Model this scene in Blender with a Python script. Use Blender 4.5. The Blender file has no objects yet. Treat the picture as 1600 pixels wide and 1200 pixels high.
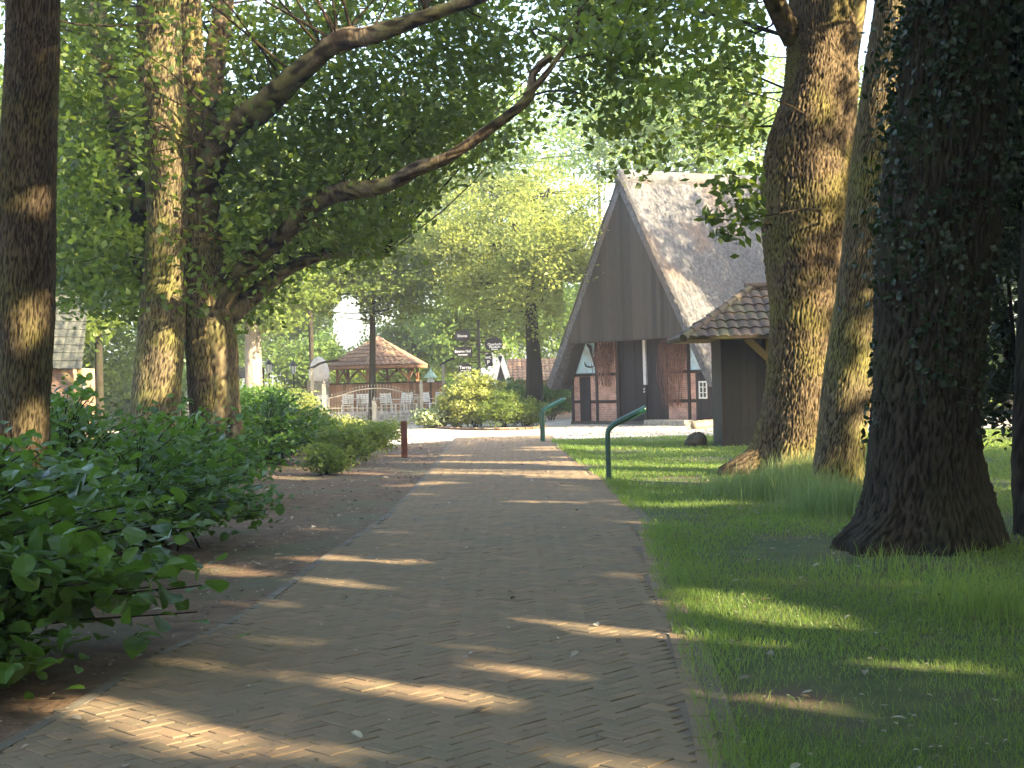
import bpy, math, random
import numpy as np
from mathutils import Vector, Matrix

R = math.radians
rng = np.random.default_rng(7)
random.seed(7)
C = bpy.context.scene.collection
scene = bpy.context.scene

# ------------------------------------------------------------------ camera
F = 2200.0; H = 1.6; ROLL = R(1.5)
cam_d = bpy.data.cameras.new('camera'); cam = bpy.data.objects.new('camera', cam_d); C.objects.link(cam)
cam_d.sensor_width = 36; cam_d.lens = 36 * F / 1600; cam_d.clip_end = 900; cam_d.clip_start = 0.1
cr, sr = math.cos(ROLL), math.sin(ROLL)
cam.matrix_world = Matrix(((cr, sr, 0, 0), (0, 0, -1, 0), (-sr, cr, 0, H), (0, 0, 0, 1)))
scene.camera = cam

# ------------------------------------------------------------------ light
EL = R(24); SH = np.array([0.805, -0.593]); SH /= np.linalg.norm(SH)
S = np.array([SH[0]*math.cos(EL), SH[1]*math.cos(EL), math.sin(EL)])
w = bpy.data.worlds.new('World'); scene.world = w; w.use_nodes = True
nt = w.node_tree; bg = nt.nodes['Background']; sky = nt.nodes.new('ShaderNodeTexSky')
sky.sky_type = 'NISHITA'; sky.sun_disc = False; sky.sun_elevation = EL; sky.sun_rotation = math.atan2(S[0], S[1])
sky.air_density = 1.0; sky.dust_density = 3.5; sky.ozone_density = 1.0
nt.links.new(sky.outputs[0], bg.inputs[0]); bg.inputs[1].default_value = 0.13
sl = bpy.data.lights.new('sun', 'SUN'); sl.energy = 4.2; sl.angle = R(0.53); sl.color = (1.0, 0.80, 0.50)
so = bpy.data.objects.new('sun', sl); C.objects.link(so)
so.rotation_mode = 'QUATERNION'; so.rotation_quaternion = Vector(S).to_track_quat('Z', 'Y'); so.location = (20, -20, 30)
scene.view_settings.view_transform = 'Standard'; scene.view_settings.look = 'None'
scene.view_settings.exposure = 3.02; scene.view_settings.gamma = 1.0
scene.cycles.max_bounces = 7; scene.cycles.diffuse_bounces = 4; scene.cycles.glossy_bounces = 2
scene.cycles.transmission_bounces = 4; scene.cycles.transparent_max_bounces = 6
scene.cycles.caustics_reflective = False; scene.cycles.caustics_refractive = False

# ------------------------------------------------------------------ pixel helpers (layout in metres)
def uv_(px, py):
    a, b = px - 800.0, 600.0 - py
    return a*cr + b*sr, -a*sr + b*cr
def G(px, py, z=0.0):
    u, v = uv_(px, py); Y = (z - H)*F/v
    return np.array([u*Y/F, Y, z])
def Q(px, py, Y):
    u, v = uv_(px, py); return np.array([u*Y/F, Y, H + v*Y/F])
def toPix(p):
    p = np.asarray(p, float); Y = np.maximum(p[..., 1], 0.01)
    u = p[..., 0]*F/Y; v = (p[..., 2]-H)*F/Y
    return 800 + u*cr - v*sr, 600 - (u*sr + v*cr)

# ------------------------------------------------------------------ mesh helpers
def org(parent):
    o = Vector((0, 0, 0))
    while parent: o = o + parent.location; parent = parent.parent
    return np.array(o)
def mesh_obj(name, V, faces, mat, parent=None, smooth=False, attr=None):
    """faces: list of int arrays (n,k)"""
    V = np.asarray(V, dtype=np.float32).reshape(-1, 3) - org(parent).astype(np.float32)
    me = bpy.data.meshes.new(name)
    faces = [np.asarray(f, dtype=np.int32) for f in faces if len(f)]
    nl = sum(f.size for f in faces); nf = sum(len(f) for f in faces)
    me.vertices.add(len(V)); me.vertices.foreach_set('co', V.ravel())
    me.loops.add(nl); me.loops.foreach_set('vertex_index', np.concatenate([f.ravel() for f in faces]))
    sizes = np.concatenate([np.full(len(f), f.shape[1], dtype=np.int32) for f in faces])
    starts = np.concatenate([[0], np.cumsum(sizes)[:-1]]).astype(np.int32)
    me.polygons.add(nf); me.polygons.foreach_set('loop_start', starts); me.polygons.foreach_set('loop_total', sizes)
    me.polygons.foreach_set('use_smooth', np.full(nf, bool(smooth)))
    if attr is not None:
        a = me.attributes.new('rnd', 'FLOAT', 'POINT'); a.data.foreach_set('value', np.asarray(attr, dtype=np.float32))
    me.update(calc_edges=True)
    if mat: me.materials.append(mat)
    o = bpy.data.objects.new(name, me); C.objects.link(o); o.parent = parent
    return o
class MB:
    def __init__(s, M=None): s.V = []; s.F = {}; s.n = 0; s.M = M
    def add(s, V, F, k=None):
        V = np.asarray(V, float).reshape(-1, 3)
        for f in F: s.F.setdefault(len(f), []).append([i + s.n for i in f])
        s.V.append(V); s.n += len(V); return s
    def box(s, x0, x1, y0, y1, z0, z1):
        V = [(x, y, z) for x in (x0, x1) for y in (y0, y1) for z in (z0, z1)]
        return s.add(V, [(0,1,3,2),(4,6,7,5),(0,4,5,1),(2,3,7,6),(0,2,6,4),(1,5,7,3)])
    def bar(s, a, b, wx, wy=None, up=(0,0,1)):
        a = Vector(a); b = Vector(b); wy = wy or wx; d = (b-a).normalized(); up = Vector(up)
        if abs(d.dot(up)) > .98: up = Vector((1, 0, 0))
        x = d.cross(up).normalized()*wx/2; y = x.cross(d).normalized()*wy/2
        V = [p + i*x + j*y for p in (a, b) for i, j in ((-1,-1),(1,-1),(1,1),(-1,1))]
        return s.add([tuple(v) for v in V], [(3,2,1,0),(4,5,6,7),(0,1,5,4),(1,2,6,5),(2,3,7,6),(3,0,4,7)])
    def prism(s, poly, off):
        """poly: list of 3D points, extruded by vector off"""
        n = len(poly); P = np.array(poly, float); V = np.vstack([P, P + np.array(off, float)])
        return s.add(V, [tuple(range(n)), tuple(range(2*n-1, n-1, -1))] + [(i, i+n, (i+1) % n + n, (i+1) % n) for i in range(n)])
    def lathe(s, c, prof, seg=16):
        V = [(c[0]+r*math.cos(2*math.pi*i/seg), c[1]+r*math.sin(2*math.pi*i/seg), c[2]+z) for r, z in prof for i in range(seg)]
        Fs = [(j*seg+i, j*seg+(i+1) % seg, (j+1)*seg+(i+1) % seg, (j+1)*seg+i) for j in range(len(prof)-1) for i in range(seg)]
        Fs += [tuple(range(seg-1, -1, -1)), tuple(range((len(prof)-1)*seg, len(prof)*seg))]
        return s.add(V, Fs)
    def tube(s, pts, rad, seg=8):
        V, Fq = tube_np(np.array(pts, float), np.full(len(pts), rad) if np.isscalar(rad) else np.array(rad), seg)
        s.add(V, [tuple(f) for f in Fq]); m = len(V)-seg
        s.F.setdefault(seg, []).append([s.n-len(V)+i for i in range(seg-1, -1, -1)]); s.F[seg].append([s.n-len(V)+m+i for i in range(seg)])
        return s
    def build(s, name, mat, parent=None, smooth=False, bevel=0):
        V = np.vstack(s.V)
        if s.M is not None: V = V @ np.array(s.M.to_3x3()).T + np.array(s.M.translation)
        o = mesh_obj(name, V, [np.array(v) for v in s.F.values()], mat, parent, smooth)
        if bevel:
            m = o.modifiers.new('bevel', 'BEVEL'); m.width = bevel; m.segments = 2; m.limit_method = 'ANGLE'
        return o
def frames(P):
    T = np.gradient(P, axis=0); T /= np.linalg.norm(T, axis=1, keepdims=True) + 1e-9
    ref = np.array([1., 0, 0]) if abs(T[0][0]) < .8 else np.array([0, 1., 0])
    U = np.zeros_like(P); u = ref - T[0]*ref.dot(T[0]); u /= np.linalg.norm(u)
    for i in range(len(P)):
        u = u - T[i]*u.dot(T[i]); u /= np.linalg.norm(u) + 1e-9; U[i] = u
    return T, U, np.cross(T, U)
def tube_np(P, rad, seg, disp=None):
    T, U, W = frames(P); a = np.arange(seg)*2*np.pi/seg
    r = rad[:, None]*np.ones((1, seg))
    if disp is not None: r = r + disp
    V = P[:, None, :] + r[..., None]*(U[:, None, :]*np.cos(a)[None, :, None] + W[:, None, :]*np.sin(a)[None, :, None])
    n = len(P); i = np.arange(n-1)[:, None]*seg; j = np.arange(seg)[None, :]; j2 = (j+1) % seg
    Fq = np.stack([i+j, i+j2, i+seg+j2, i+seg+j], -1).reshape(-1, 4)
    return V.reshape(-1, 3), Fq
def spline(pts, step):
    P = np.array(pts, float); P = np.vstack([2*P[0]-P[1], P, 2*P[-1]-P[-2]]); out = []
    for i in range(1, len(P)-2):
        n = max(2, int(np.linalg.norm(P[i+1][:3]-P[i][:3])/step)); t = np.linspace(0, 1, n, endpoint=False)[:, None]
        a, b, c, d = P[i-1], P[i], P[i+1], P[i+2]
        out.append(.5*((2*b)+(-a+c)*t+(2*a-5*b+4*c-d)*t**2+(-a+3*b-3*c+d)*t**3))
    out.append(P[-2][None]); return np.vstack(out)
def wood(name, pts, mat, parent, seg=14, step=.12, bark=0.0, lump=.05, nfur=26, seed=0, flare=()):
    """pts: (x,y,z,r) control points -> tapered limb with bark relief"""
    K = spline(pts, step); P, r = K[:, :3], np.maximum(K[:, 3], .004)
    rg = np.random.default_rng(seed+int(abs(P[0, 0])*100)); a = np.arange(seg)*2*np.pi/seg
    L = np.concatenate([[0], np.cumsum(np.linalg.norm(np.diff(P, axis=0), axis=1))])
    d = np.zeros((len(P), seg))
    for k in range(1, 5):
        ph = rg.uniform(0, 6.28, 3); d += lump*r[:, None]*np.sin(k*a[None]+ph[0]+.5*k*np.sin(L[:, None]*.7/k+ph[1]))*np.sin(L[:, None]*.9*k**.5+ph[2])
    if flare:
        T_, U_, W_ = frames(P)
        for ang_, amp_, dec_, kap_ in flare:
            fa = math.atan2(U_[0][1], U_[0][0]); sg_ = 1 if W_[0][1]*U_[0][0]-W_[0][0]*U_[0][1] > 0 else -1
            aw = fa+sg_*a; d += amp_*np.exp(-np.maximum(P[:, 2:3], 0)/dec_)*np.exp(kap_*(np.cos(aw-ang_)[None]-1))
    d_low = d.copy()
    if bark:
        for q, amp in ((nfur, 1.), (int(nfur*1.6), .55)):
            p1, p2, p3 = rg.uniform(0, 6.28, 3)
            mean = 1.6*np.sin(L[:, None]*5.1+p1+3*a[None]) + 1.2*np.sin(L[:, None]*11.3+p2-5*a[None]) + .8*np.sin(L[:, None]*23+p3+9*a[None])
            d += bark*amp*(np.abs(np.sin((a[None]*q)/2+mean))**.6-.6)
        d += bark*.5*np.abs(np.sin(L[:, None]*13+2*np.sin(a[None]*7+L[:, None]*3)+2.5*np.sin(a[None]*17-L[:, None]*2)))
        d += bark*.4*rg.normal(size=d.shape)
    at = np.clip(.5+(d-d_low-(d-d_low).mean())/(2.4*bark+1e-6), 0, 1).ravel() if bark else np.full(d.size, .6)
    V, Fq = tube_np(P, r, seg, d)
    caps = [np.arange(seg)[None, ::-1], (len(V)-seg+np.arange(seg))[None]]
    return mesh_obj(name, V, [Fq]+caps, mat, parent, True, at)

# ------------------------------------------------------------------ tags
def tag(o, label=None, cat=None, group=None, kind=None):
    if label: o['label'] = label
    if cat: o['category'] = cat
    if group: o['group'] = group
    if kind: o['kind'] = kind
    return o
def thing(name, loc, label, cat, group=None):
    o = bpy.data.objects.new(name, None); C.objects.link(o); o.location = tuple(float(v) for v in loc); o.empty_display_size = .3
    return tag(o, label, cat, group)
def copy_tree(o, parent=None, loc=None, rz=None):
    c = o.copy(); C.objects.link(c); c.parent = parent
    if loc is not None: c.location = loc
    if rz is not None: c.rotation_euler = (0, 0, rz)
    for ch in o.children: copy_tree(ch, c)
    return c

# ------------------------------------------------------------------ materials
def mat_base(name):
    m = bpy.data.materials.new(name); m.use_nodes = True; n = m.node_tree
    return m, n, n.nodes['Principled BSDF']
def N(n, t, **kw):
    x = n.nodes.new(t)
    for k, v in kw.items():
        if hasattr(x, k): setattr(x, k, v)
        else: x.inputs[k.replace('_', ' ')].default_value = v
    return x
def ramp(n, fac, stops):
    r = n.nodes.new('ShaderNodeValToRGB'); e = r.color_ramp.elements
    while len(e) < len(stops): e.new(.5)
    for i, (p, c) in enumerate(stops): e[i].position = p; e[i].color = (*c, 1)
    n.links.new(fac, r.inputs[0]); return r.outputs[0]
def noise_mat(name, c1, c2, scale=4, stretch=(1,1,1), rough=.85, bump=.3, bscale=None, detail=6, spec=.3, c3=None, c3scale=.8, bdist=.02):
    m, n, b = mat_base(name); tc = N(n, 'ShaderNodeTexCoord'); mp = N(n, 'ShaderNodeMapping'); mp.inputs['Scale'].default_value = stretch
    n.links.new(tc.outputs['Object'], mp.inputs[0])
    t = N(n, 'ShaderNodeTexNoise', Scale=scale, Detail=detail, Roughness=.65); n.links.new(mp.outputs[0], t.inputs[0])
    col = ramp(n, t.outputs[0], [(.33, c1), (.67, c2)])
    if c3:
        t2 = N(n, 'ShaderNodeTexNoise', Scale=c3scale, Detail=4.); n.links.new(tc.outputs['Object'], t2.inputs[0])
        f = ramp(n, t2.outputs[0], [(.5, (0,0,0)), (.64, (1,1,1))]); mx = N(n, 'ShaderNodeMix', data_type='RGBA')
        n.links.new(f, mx.inputs[0]); n.links.new(col, mx.inputs[6]); mx.inputs[7].default_value = (*c3, 1); col = mx.outputs[2]
    n.links.new(col, b.inputs['Base Color']); b.inputs['Roughness'].default_value = rough; b.inputs['Specular IOR Level'].default_value = spec
    if bump:
        t3 = N(n, 'ShaderNodeTexNoise', Scale=bscale or scale*3, Detail=6.); n.links.new(mp.outputs[0], t3.inputs[0])
        bp = N(n, 'ShaderNodeBump', Strength=bump, Distance=bdist); n.links.new(t3.outputs[0], bp.inputs['Height']); n.links.new(bp.outputs[0], b.inputs['Normal'])
    return m
def leaf_mat(name, dark, light, trans, tw=.42, rough=.45):
    m, n, b = mat_base(name); at = N(n, 'ShaderNodeAttribute', attribute_name='rnd')
    col = ramp(n, at.outputs['Fac'], [(0, dark), (1, light)]); n.links.new(col, b.inputs['Base Color'])
    b.inputs['Roughness'].default_value = rough; b.inputs['Specular IOR Level'].default_value = .35
    tr = N(n, 'ShaderNodeBsdfTranslucent'); tcol = ramp(n, at.outputs['Fac'], [(0, tuple(v*.65 for v in trans)), (1, trans)]); n.links.new(tcol, tr.inputs[0])
    mx = N(n, 'ShaderNodeMixShader'); mx.inputs[0].default_value = tw
    n.links.new(b.outputs[0], mx.inputs[1]); n.links.new(tr.outputs[0], mx.inputs[2]); n.links.new(mx.outputs[0], n.nodes['Material Output'].inputs[0])
    return m
def bark_mat(name, c1, c2, moss, mossamt=.5, vs=9):
    m, n, b = mat_base(name); tc = N(n, 'ShaderNodeTexCoord'); mp = N(n, 'ShaderNodeMapping'); mp.inputs['Scale'].default_value = (1, 1, .38)
    n.links.new(tc.outputs['Object'], mp.inputs[0])
    t = N(n, 'ShaderNodeTexNoise', Scale=vs*1.6, Detail=8., Roughness=.7); n.links.new(mp.outputs[0], t.inputs[0])
    v = N(n, 'ShaderNodeTexVoronoi', Scale=vs, feature='DISTANCE_TO_EDGE'); n.links.new(mp.outputs[0], v.inputs[0])
    col = ramp(n, t.outputs[0], [(.3, c1), (.7, c2)])
    t2 = N(n, 'ShaderNodeTexNoise', Scale=1.3, Detail=5.); n.links.new(tc.outputs['Object'], t2.inputs[0])
    f = ramp(n, t2.outputs[0], [(.45, (0,0,0)), (.62, (mossamt,)*3)]); mx = N(n, 'ShaderNodeMix', data_type='RGBA')
    n.links.new(f, mx.inputs[0]); n.links.new(col, mx.inputs[6]); mx.inputs[7].default_value = (*moss, 1)
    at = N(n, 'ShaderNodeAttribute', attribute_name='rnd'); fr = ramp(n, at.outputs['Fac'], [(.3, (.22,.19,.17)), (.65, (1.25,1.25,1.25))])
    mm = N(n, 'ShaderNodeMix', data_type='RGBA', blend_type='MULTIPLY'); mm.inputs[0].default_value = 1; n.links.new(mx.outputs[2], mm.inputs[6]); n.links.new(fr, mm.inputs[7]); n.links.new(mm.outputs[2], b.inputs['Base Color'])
    ad = N(n, 'ShaderNodeMath', operation='ADD'); n.links.new(t.outputs[0], ad.inputs[0]); n.links.new(v.outputs['Distance'], ad.inputs[1])
    bp = N(n, 'ShaderNodeBump', Strength=.8, Distance=.03); n.links.new(ad.outputs[0], bp.inputs['Height']); n.links.new(bp.outputs[0], b.inputs['Normal'])
    b.inputs['Roughness'].default_value = .9; b.inputs['Specular IOR Level'].default_value = .15
    return m
def island_mat(name, stops, rough=.85, bump=.25, bscale=60, spec=.3, soil=None):
    m, n, b = mat_base(name); g = N(n, 'ShaderNodeNewGeometry'); col = ramp(n, g.outputs['Random Per Island'], stops)
    tc = N(n, 'ShaderNodeTexCoord'); t = N(n, 'ShaderNodeTexNoise', Scale=1.1, Detail=7., Roughness=.7); n.links.new(tc.outputs['Object'], t.inputs[0])
    if soil:
        f = ramp(n, t.outputs[0], [(.42, (0,0,0)), (.66, (.75,.75,.75))]); mx = N(n, 'ShaderNodeMix', data_type='RGBA')
        n.links.new(f, mx.inputs[0]); n.links.new(col, mx.inputs[6]); mx.inputs[7].default_value = (*soil, 1); col = mx.outputs[2]
    n.links.new(col, b.inputs['Base Color'])
    t3 = N(n, 'ShaderNodeTexNoise', Scale=bscale, Detail=4.); n.links.new(tc.outputs['Object'], t3.inputs[0])
    bp = N(n, 'ShaderNodeBump', Strength=bump, Distance=.01); n.links.new(t3.outputs[0], bp.inputs['Height']); n.links.new(bp.outputs[0], b.inputs['Normal'])
    b.inputs['Roughness'].default_value = rough; b.inputs['Specular IOR Level'].default_value = spec
    return m
M = {}
M['oak'] = leaf_mat('oak leaves', (.020,.045,.008), (.075,.120,.018), (.24,.34,.04), .48)
M['maple'] = leaf_mat('bright leaves', (.09,.13,.03), (.28,.33,.08), (.50,.55,.14), .5)
M['back'] = leaf_mat('background leaves', (.045,.085,.020), (.16,.22,.050), (.38,.48,.08), .5)
M['pale'] = leaf_mat('pale leaves', (.06,.13,.035), (.20,.30,.08), (.42,.56,.14), .52)
M['hazel'] = leaf_mat('hazel leaves', (.010,.042,.008), (.095,.190,.026), (.20,.38,.035), .32, .4)
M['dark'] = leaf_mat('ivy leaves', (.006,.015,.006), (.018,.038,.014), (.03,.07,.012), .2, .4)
M['yellow'] = leaf_mat('yellow shrub leaves', (.13,.18,.04), (.38,.42,.13), (.5,.52,.12), .4)
M['varie'] = leaf_mat('variegated leaves', (.14,.22,.07), (.55,.60,.36), (.4,.5,.2), .3)
M['grass'] = leaf_mat('grass', (.035,.080,.013), (.15,.25,.050), (.42,.56,.11), .45)
M['hay'] = leaf_mat('tall grass', (.07,.14,.04), (.24,.32,.13), (.3,.42,.14), .4)
M['litter'] = leaf_mat('litter', (.10,.07,.04), (.42,.40,.33), (.2,.18,.1), .15)
M['bark'] = bark_mat('oak bark', (.035,.026,.017), (.165,.125,.075), (.14,.13,.035), .6)
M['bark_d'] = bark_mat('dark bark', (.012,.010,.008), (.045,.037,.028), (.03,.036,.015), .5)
M['bark_m'] = bark_mat('brown bark', (.026,.020,.014), (.105,.080,.05), (.09,.085,.027), .6)
M['bark_g'] = bark_mat('greenish bark', (.045,.038,.024), (.16,.13,.075), (.14,.14,.042), .75)
M['bark_p'] = noise_mat('pale bark', (.10,.09,.075), (.28,.25,.21), 6, (1,1,.4))
M['soil'] = noise_mat('soil', (.065,.042,.027), (.19,.125,.080), 5, bump=.6, bscale=28, c3=(.11,.10,.06), c3scale=.7, bdist=.03)
M['sand'] = noise_mat('joint sand', (.10,.082,.062), (.17,.138,.105), 30, bump=.4)
M['lawn'] = noise_mat('lawn earth', (.040,.062,.018), (.085,.105,.032), 3, bump=.6, bscale=60, c3=(.10,.075,.048), c3scale=.8, bdist=.03)
M['brickpath'] = island_mat('clay pavers', [(0,(.165,.130,.090)), (.35,(.220,.160,.108)), (.7,(.190,.150,.104)), (1,(.260,.182,.118))], .9, spec=.15, bump=.4, soil=(.170,.148,.104))
M['kerbstone'] = island_mat('kerb pavers', [(0,(.10,.09,.075)), (1,(.19,.17,.145))], .8, soil=(.10,.095,.07))
M['plaza'] = noise_mat('plaza paving', (.36,.33,.29), (.50,.46,.40), 6, bump=.3, bscale=40, c3=(.30,.27,.22), c3scale=.5)
M['cobble'] = island_mat('cobbles', [(0,(.22,.20,.18)), (.5,(.30,.28,.25)), (1,(.37,.35,.31))], .75, soil=(.28,.25,.19))
def wood_mat(name, c1, c2, axis=2, sc=3.5, bump=.35, rough=.75, board=.18, dark=.35, rot=0.0):
    m, n, b = mat_base(name); g = N(n, 'ShaderNodeNewGeometry'); tc = N(n, 'ShaderNodeTexCoord'); mp = N(n, 'ShaderNodeMapping')
    s = [9., 9., 9.]; s[axis] = .8; mp.inputs['Scale'].default_value = s; n.links.new(tc.outputs['Object'], mp.inputs[0])
    t = N(n, 'ShaderNodeTexNoise', Scale=sc, Detail=7., Roughness=.65); n.links.new(mp.outputs[0], t.inputs[0])
    ad = N(n, 'ShaderNodeMath', operation='MULTIPLY_ADD'); n.links.new(g.outputs['Random Per Island'], ad.inputs[0]); ad.inputs[1].default_value = board*2.5; n.links.new(t.outputs[0], ad.inputs[2])
    col = ramp(n, ad.outputs[0], [(.3, c1), (1.0, c2)]); n.links.new(col, b.inputs['Base Color'])
    bp = N(n, 'ShaderNodeBump', Strength=bump, Distance=.01); n.links.new(t.outputs[0], bp.inputs['Height']); n.links.new(bp.outputs[0], b.inputs['Normal'])
    b.inputs['Roughness'].default_value = rough; b.inputs['Specular IOR Level'].default_value = .3
    return m
M['boards'] = wood_mat('dark weathered boards', (.009,.0085,.008), (.050,.043,.035), board=.30, bump=.8)
M['tar'] = wood_mat('black tarred boards', (.007,.006,.007), (.022,.018,.020))
M['beam'] = wood_mat('dark beam', (.012,.009,.008), (.038,.028,.024), 0)
M['shed'] = wood_mat('grey brown shed boards', (.014,.013,.012), (.044,.039,.033))
M['oakwood'] = wood_mat('yellowish timber', (.20,.13,.05), (.38,.27,.12))
M['fence'] = wood_mat('brown fence boards', (.11,.055,.03), (.36,.19,.10))
M['post'] = wood_mat('grey post', (.22,.20,.15), (.42,.39,.31))
M['redpost'] = wood_mat('red brown post', (.07,.028,.022), (.13,.052,.040))
M['white'] = noise_mat('white paint', (.62,.61,.58), (.80,.79,.76), 8, bump=.1)
M['stripe'] = noise_mat('white grey post paint', (.42,.42,.42), (.58,.58,.57), 8, bump=.1)
M['plaster'] = noise_mat('pale blue plaster', (.38,.58,.66), (.52,.72,.80), 3, bump=.2, c3=(.40,.47,.49), c3scale=2)
M['iron'] = noise_mat('black iron', (.010,.010,.012), (.03,.03,.033), 10, rough=.5)
M['green'] = noise_mat('green painted steel', (.008,.045,.034), (.014,.070,.050), 8, rough=.32, bump=.05, spec=.5)
M['stone'] = noise_mat('grey stone', (.20,.18,.15), (.36,.33,.28), 7, bump=.7, bscale=20, c3=(.16,.17,.10), c3scale=2)
M['rubble'] = noise_mat('rubble', (.20,.19,.18), (.48,.46,.43), 6, bump=.8, bscale=12)
M['boulder'] = noise_mat('dark boulder', (.05,.045,.035), (.11,.10,.08), 6, bump=.6)
M['log'] = noise_mat('pale log', (.16,.12,.075), (.30,.23,.15), 5, (1,1,1), bump=.4)
M['pink'] = noise_mat('pale stone shell', (.60,.56,.54), (.78,.74,.72), 5, bump=.3, bscale=14)
M['glass'] = noise_mat('window glass', (.02,.025,.03), (.05,.06,.07), 2, rough=.08, bump=0, spec=.8)
M['lampglass'] = noise_mat('lantern glass', (.45,.5,.48), (.6,.65,.62), 2, rough=.2, bump=0)
M['verdigris'] = noise_mat('verdigris roof', (.28,.44,.38), (.42,.58,.50), 6)
M['vine'] = noise_mat('dry vine', (.085,.035,.025), (.22,.12,.08), 20)
M['tile'] = noise_mat('clay pantile', (.13,.085,.062), (.26,.17,.125), 7, bump=.4, c3=(.24,.18,.12), c3scale=1.6)
M['tile_m'] = noise_mat('mossy pantile', (.035,.030,.026), (.095,.072,.057), 7, bump=.5, c3=(.085,.085,.045), c3scale=1.5)
M['slate'] = noise_mat('grey shingle', (.04,.045,.038), (.09,.095,.08), 7, bump=.4)
M['thatch'] = noise_mat('thatch', (.055,.058,.062), (.165,.168,.175), 9, (1,1,1), rough=.95, bump=1., bscale=38, c3=(.15,.12,.10), c3scale=.45, bdist=.05)
M['thatch_e'] = noise_mat('thatch edge', (.11,.085,.06), (.26,.20,.14), 20, bump=.8, bdist=.03)
def brick_mat(name, c1, c2, mortar, u, v, sc=1.0):
    """u,v: object-space direction of courses (3-vector) and vertical"""
    m, n, b = mat_base(name); tc = N(n, 'ShaderNodeTexCoord'); d = N(n, 'ShaderNodeVectorMath', operation='DOT_PRODUCT'); n.links.new(tc.outputs['Object'], d.inputs[0]); d.inputs[1].default_value = u
    sp = N(n, 'ShaderNodeSeparateXYZ'); n.links.new(tc.outputs['Object'], sp.inputs[0]); cb = N(n, 'ShaderNodeCombineXYZ'); n.links.new(d.outputs['Value'], cb.inputs[0]); n.links.new(sp.outputs[2], cb.inputs[1])
    k = N(n, 'ShaderNodeTexBrick'); n.links.new(cb.outputs[0], k.inputs[0]); k.inputs['Scale'].default_value = 1.0
    k.inputs['Brick Width'].default_value = .23; k.inputs['Row Height'].default_value = .068; k.inputs['Mortar Size'].default_value = .009; k.inputs['Mortar Smooth'].default_value = .2
    k.inputs['Color1'].default_value = (*c1, 1); k.inputs['Color2'].default_value = (*c2, 1); k.inputs['Mortar'].default_value = (*mortar, 1); k.inputs['Bias'].default_value = -.1
    t = N(n, 'ShaderNodeTexNoise', Scale=3., Detail=6.); n.links.new(tc.outputs['Object'], t.inputs[0]); f = ramp(n, t.outputs[0], [(.3, (.6,.6,.6)), (.7, (1.2,1.15,1.1))])
    mx = N(n, 'ShaderNodeMix', data_type='RGBA', blend_type='MULTIPLY'); mx.inputs[0].default_value = 1; n.links.new(k.outputs[0], mx.inputs[6]); n.links.new(f, mx.inputs[7]); n.links.new(mx.outputs[2], b.inputs['Base Color'])
    bp = N(n, 'ShaderNodeBump', Strength=.6, Distance=.01, invert=True); n.links.new(k.outputs['Fac'], bp.inputs['Height']); n.links.new(bp.outputs[0], b.inputs['Normal']); b.inputs['Roughness'].default_value = .9
    return m

# ------------------------------------------------------------------ ground, path, lawn
struct = lambda o: tag(o, kind='structure')
def sheet(name, poly, z, mat):
    n = len(poly); return struct(mesh_obj(name, [(p[0], p[1], z) for p in poly], [np.arange(n)[None]], mat))
sheet('ground', [(-400,-400), (400,-400), (400,400), (-400,400)], 0, M['soil'])
# path edges, from the photograph, as metres
R_px = [(1140,1230), (1112,1120), (1075,1000), (1040,920), (1010,820), (945,750), (895,715), (866,692)]
L_px = [(-60,1200), (100,1110), (230,1030), (310,996), (404,944), (500,873), (600,808), (646,762), (679,725), (692,704)]
RE = np.array([G(*p)[:2] for p in R_px]); LE = np.array([G(*p)[:2] for p in L_px])
RE = np.vstack([[RE[0][0]-.12, -6], RE]); LE = np.vstack([[LE[0][0]-1.2, -6], [LE[0][0]-.5, 3.5], LE])
RE = RE[np.argsort(RE[:, 1])]; LE = LE[np.argsort(LE[:, 1])]
xr = lambda y: np.interp(y, RE[:, 1], RE[:, 0]); xl = lambda y: np.interp(y, LE[:, 1], LE[:, 0])
YP = 42.5
ys = np.linspace(-6, YP, 60)
sheet('path_bed', [(xr(y)+.1, y) for y in ys] + [(xl(y)-.0, y) for y in ys[::-1]], .015, M['sand'])
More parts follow.
